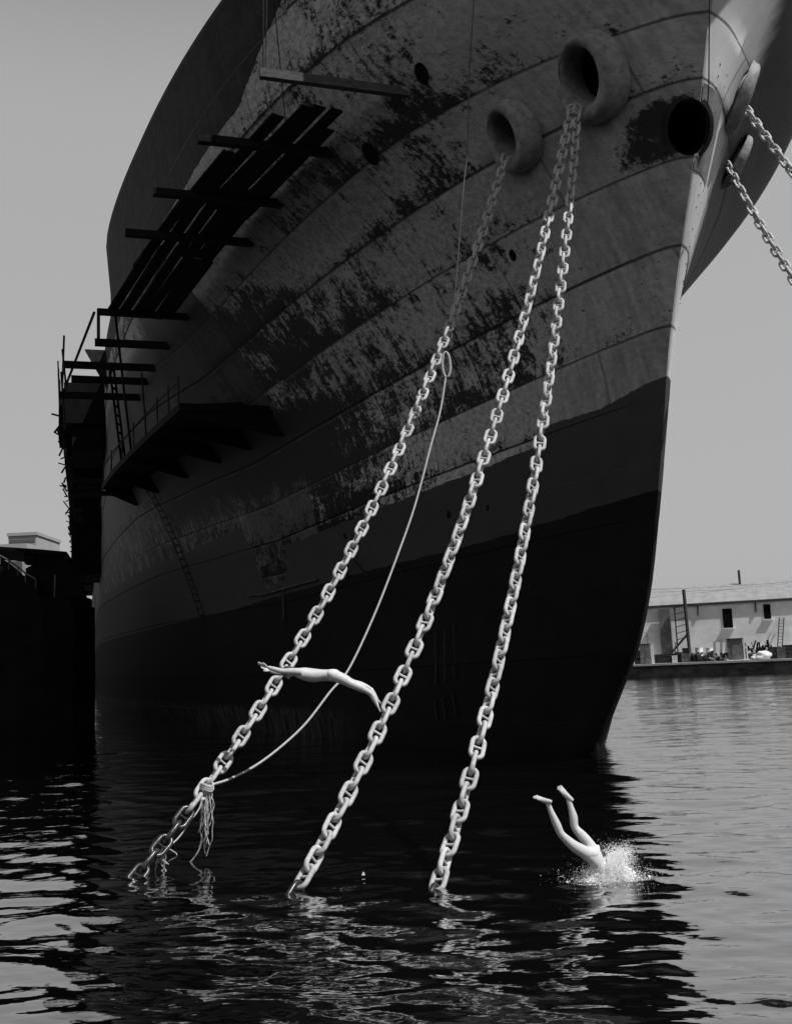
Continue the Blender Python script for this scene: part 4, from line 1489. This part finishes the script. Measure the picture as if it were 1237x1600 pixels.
scrap(1098, 1.5, 2.6, 1.2, 'dark_box', 'dark scrap heap in front of the two white drums', 3)
scrap(1120, 1.5, 2.0, 1.0, 'grey_box', 'grey scrap heap left of the big shed panel', 4)
scrap(1183, 3.2, 3.0, 2.4, 'dark_box', 'tall dark scrap heap between the shed panel and the ladder', 6)
for x, h, lab in ((1114, 2.2, 'leftmost of three planks leaning on the wall by the white drums'), (1125, 2.5, 'middle of three planks leaning on the wall by the white drums'), (1133, 2.3, 'tallest plank of the three, next to the big shed panel')):
    t = put('leaning_plank', lab, 'plank', x, 5.2, 'planks leaning on the wall')
    m = MB(); m.bar((0, 0, 0), (.2, 1.4, h), .28, .07); m.build('board', M['grey_box'], t)
t = put('shed_panel', 'big grey shed panel standing on the quay under the left window', 'shed', 1149, 2.6)
m = MB(); m.box((0, 0, 1.2), (5.6 * .3 + .0, .9, 2.3)); m.build('wall', M['grey_box'], t)
m = MB(); m.box((0, -.05, 2.4), (1.9, 1.1, .1)); m.build('roof', M['dark_box'], t)
m = MB(); m.box((.0, -.47, 1.0), (.7, .06, 1.8)); m.build('door', M['grey_box'], t)
for x, lab in ((1163, 'left one of two white posts beside the big shed panel'), (1167, 'right one of two white posts beside the big shed panel')):
    t = put('white_post', lab, 'post', x, 2.2, 'white posts by the shed')
    m = MB(); m.box((0, 0, 1.2), (.16, .16, 2.4)); m.build('shaft', M['white_paint'], t)
    m = MB(); m.box((0, 0, .05), (.4, .4, .1)); m.build('base', M['white_paint'], t)
for x, sx, lab in ((1181, .55, 'smaller white tarpaulin bundle on the quay right of the shed'), (1193, .85, 'larger white tarpaulin bundle on the quay near the ladder')):
    m = MB(); m.blob((0, 0, sx * .45), sx, 3, .35, 1.6, (1.1, .7, .6))
    o = m.build('tarpaulin_bundle', M['white_paint'], None, True); tag(o, lab, 'bundle'); o.location = Q(uq(x, 1.5), 1.5, QZ)
crate(1210, 2.4, 1.3, 1.25, 1.0, 'dark_box', 'dark crate at the foot of the leaning ladder')
crate(1220, 2.0, .8, 1.2, .8, 'grey_box', 'pale grey crate between two dark crates at the right edge')
crate(1232, 2.3, 1.3, 1.4, 1.0, 'dark_box', 'dark crate cut off by the right edge of the picture')
t = put('sawhorse', 'small dark trestle standing behind the low crates, left of the pole', 'trestle', 1057, 4.2)
for sx in (-.35, .35):
    m = MB(); m.bar((sx, -.3, 0), (sx * .1, 0, 2.3), .08, .08); m.build('leg', M['dark_box'], t)
m = MB(); m.bar((-.2, 0, 1.2), (.2, 0, 1.2), .07, .07); m.build('crossbar', M['dark_box'], t)
t = put('standpipe', 'bent pipe standing at the wall above the tall grey cabinet', 'pipe', 1013, 6.2)
m = MB(); m.tube([(0, 0, 0), (0, 0, 3.6), (-.9, 0, 3.7), (-.9, 0, 6.0)], .08, 6); m.build('pipe', M['grey_box'], t)
m = MB(); m.tube([(0, 0, 1.4), (0, 0, 1.6)], .16, 8); m.build('flange', M['grey_box'], t)
for y0, y1, lab in ((916, 906, 'upper thin power line crossing the sky over the long roof'), (920, 911, 'lower thin power line crossing the sky over the long roof')):
    a, b = at(900, y0 + 5, 128), at(1300, y1 - 3, 122)
    m = MB(); m.tube([a.lerp(b, k / 12) - Vector((0, 0, .5 * math.sin(math.pi * k / 12))) for k in range(13)], .022, 5)
    tag(based(m, a).build('power_line', M['grey_box']), lab, 'power line').location = a
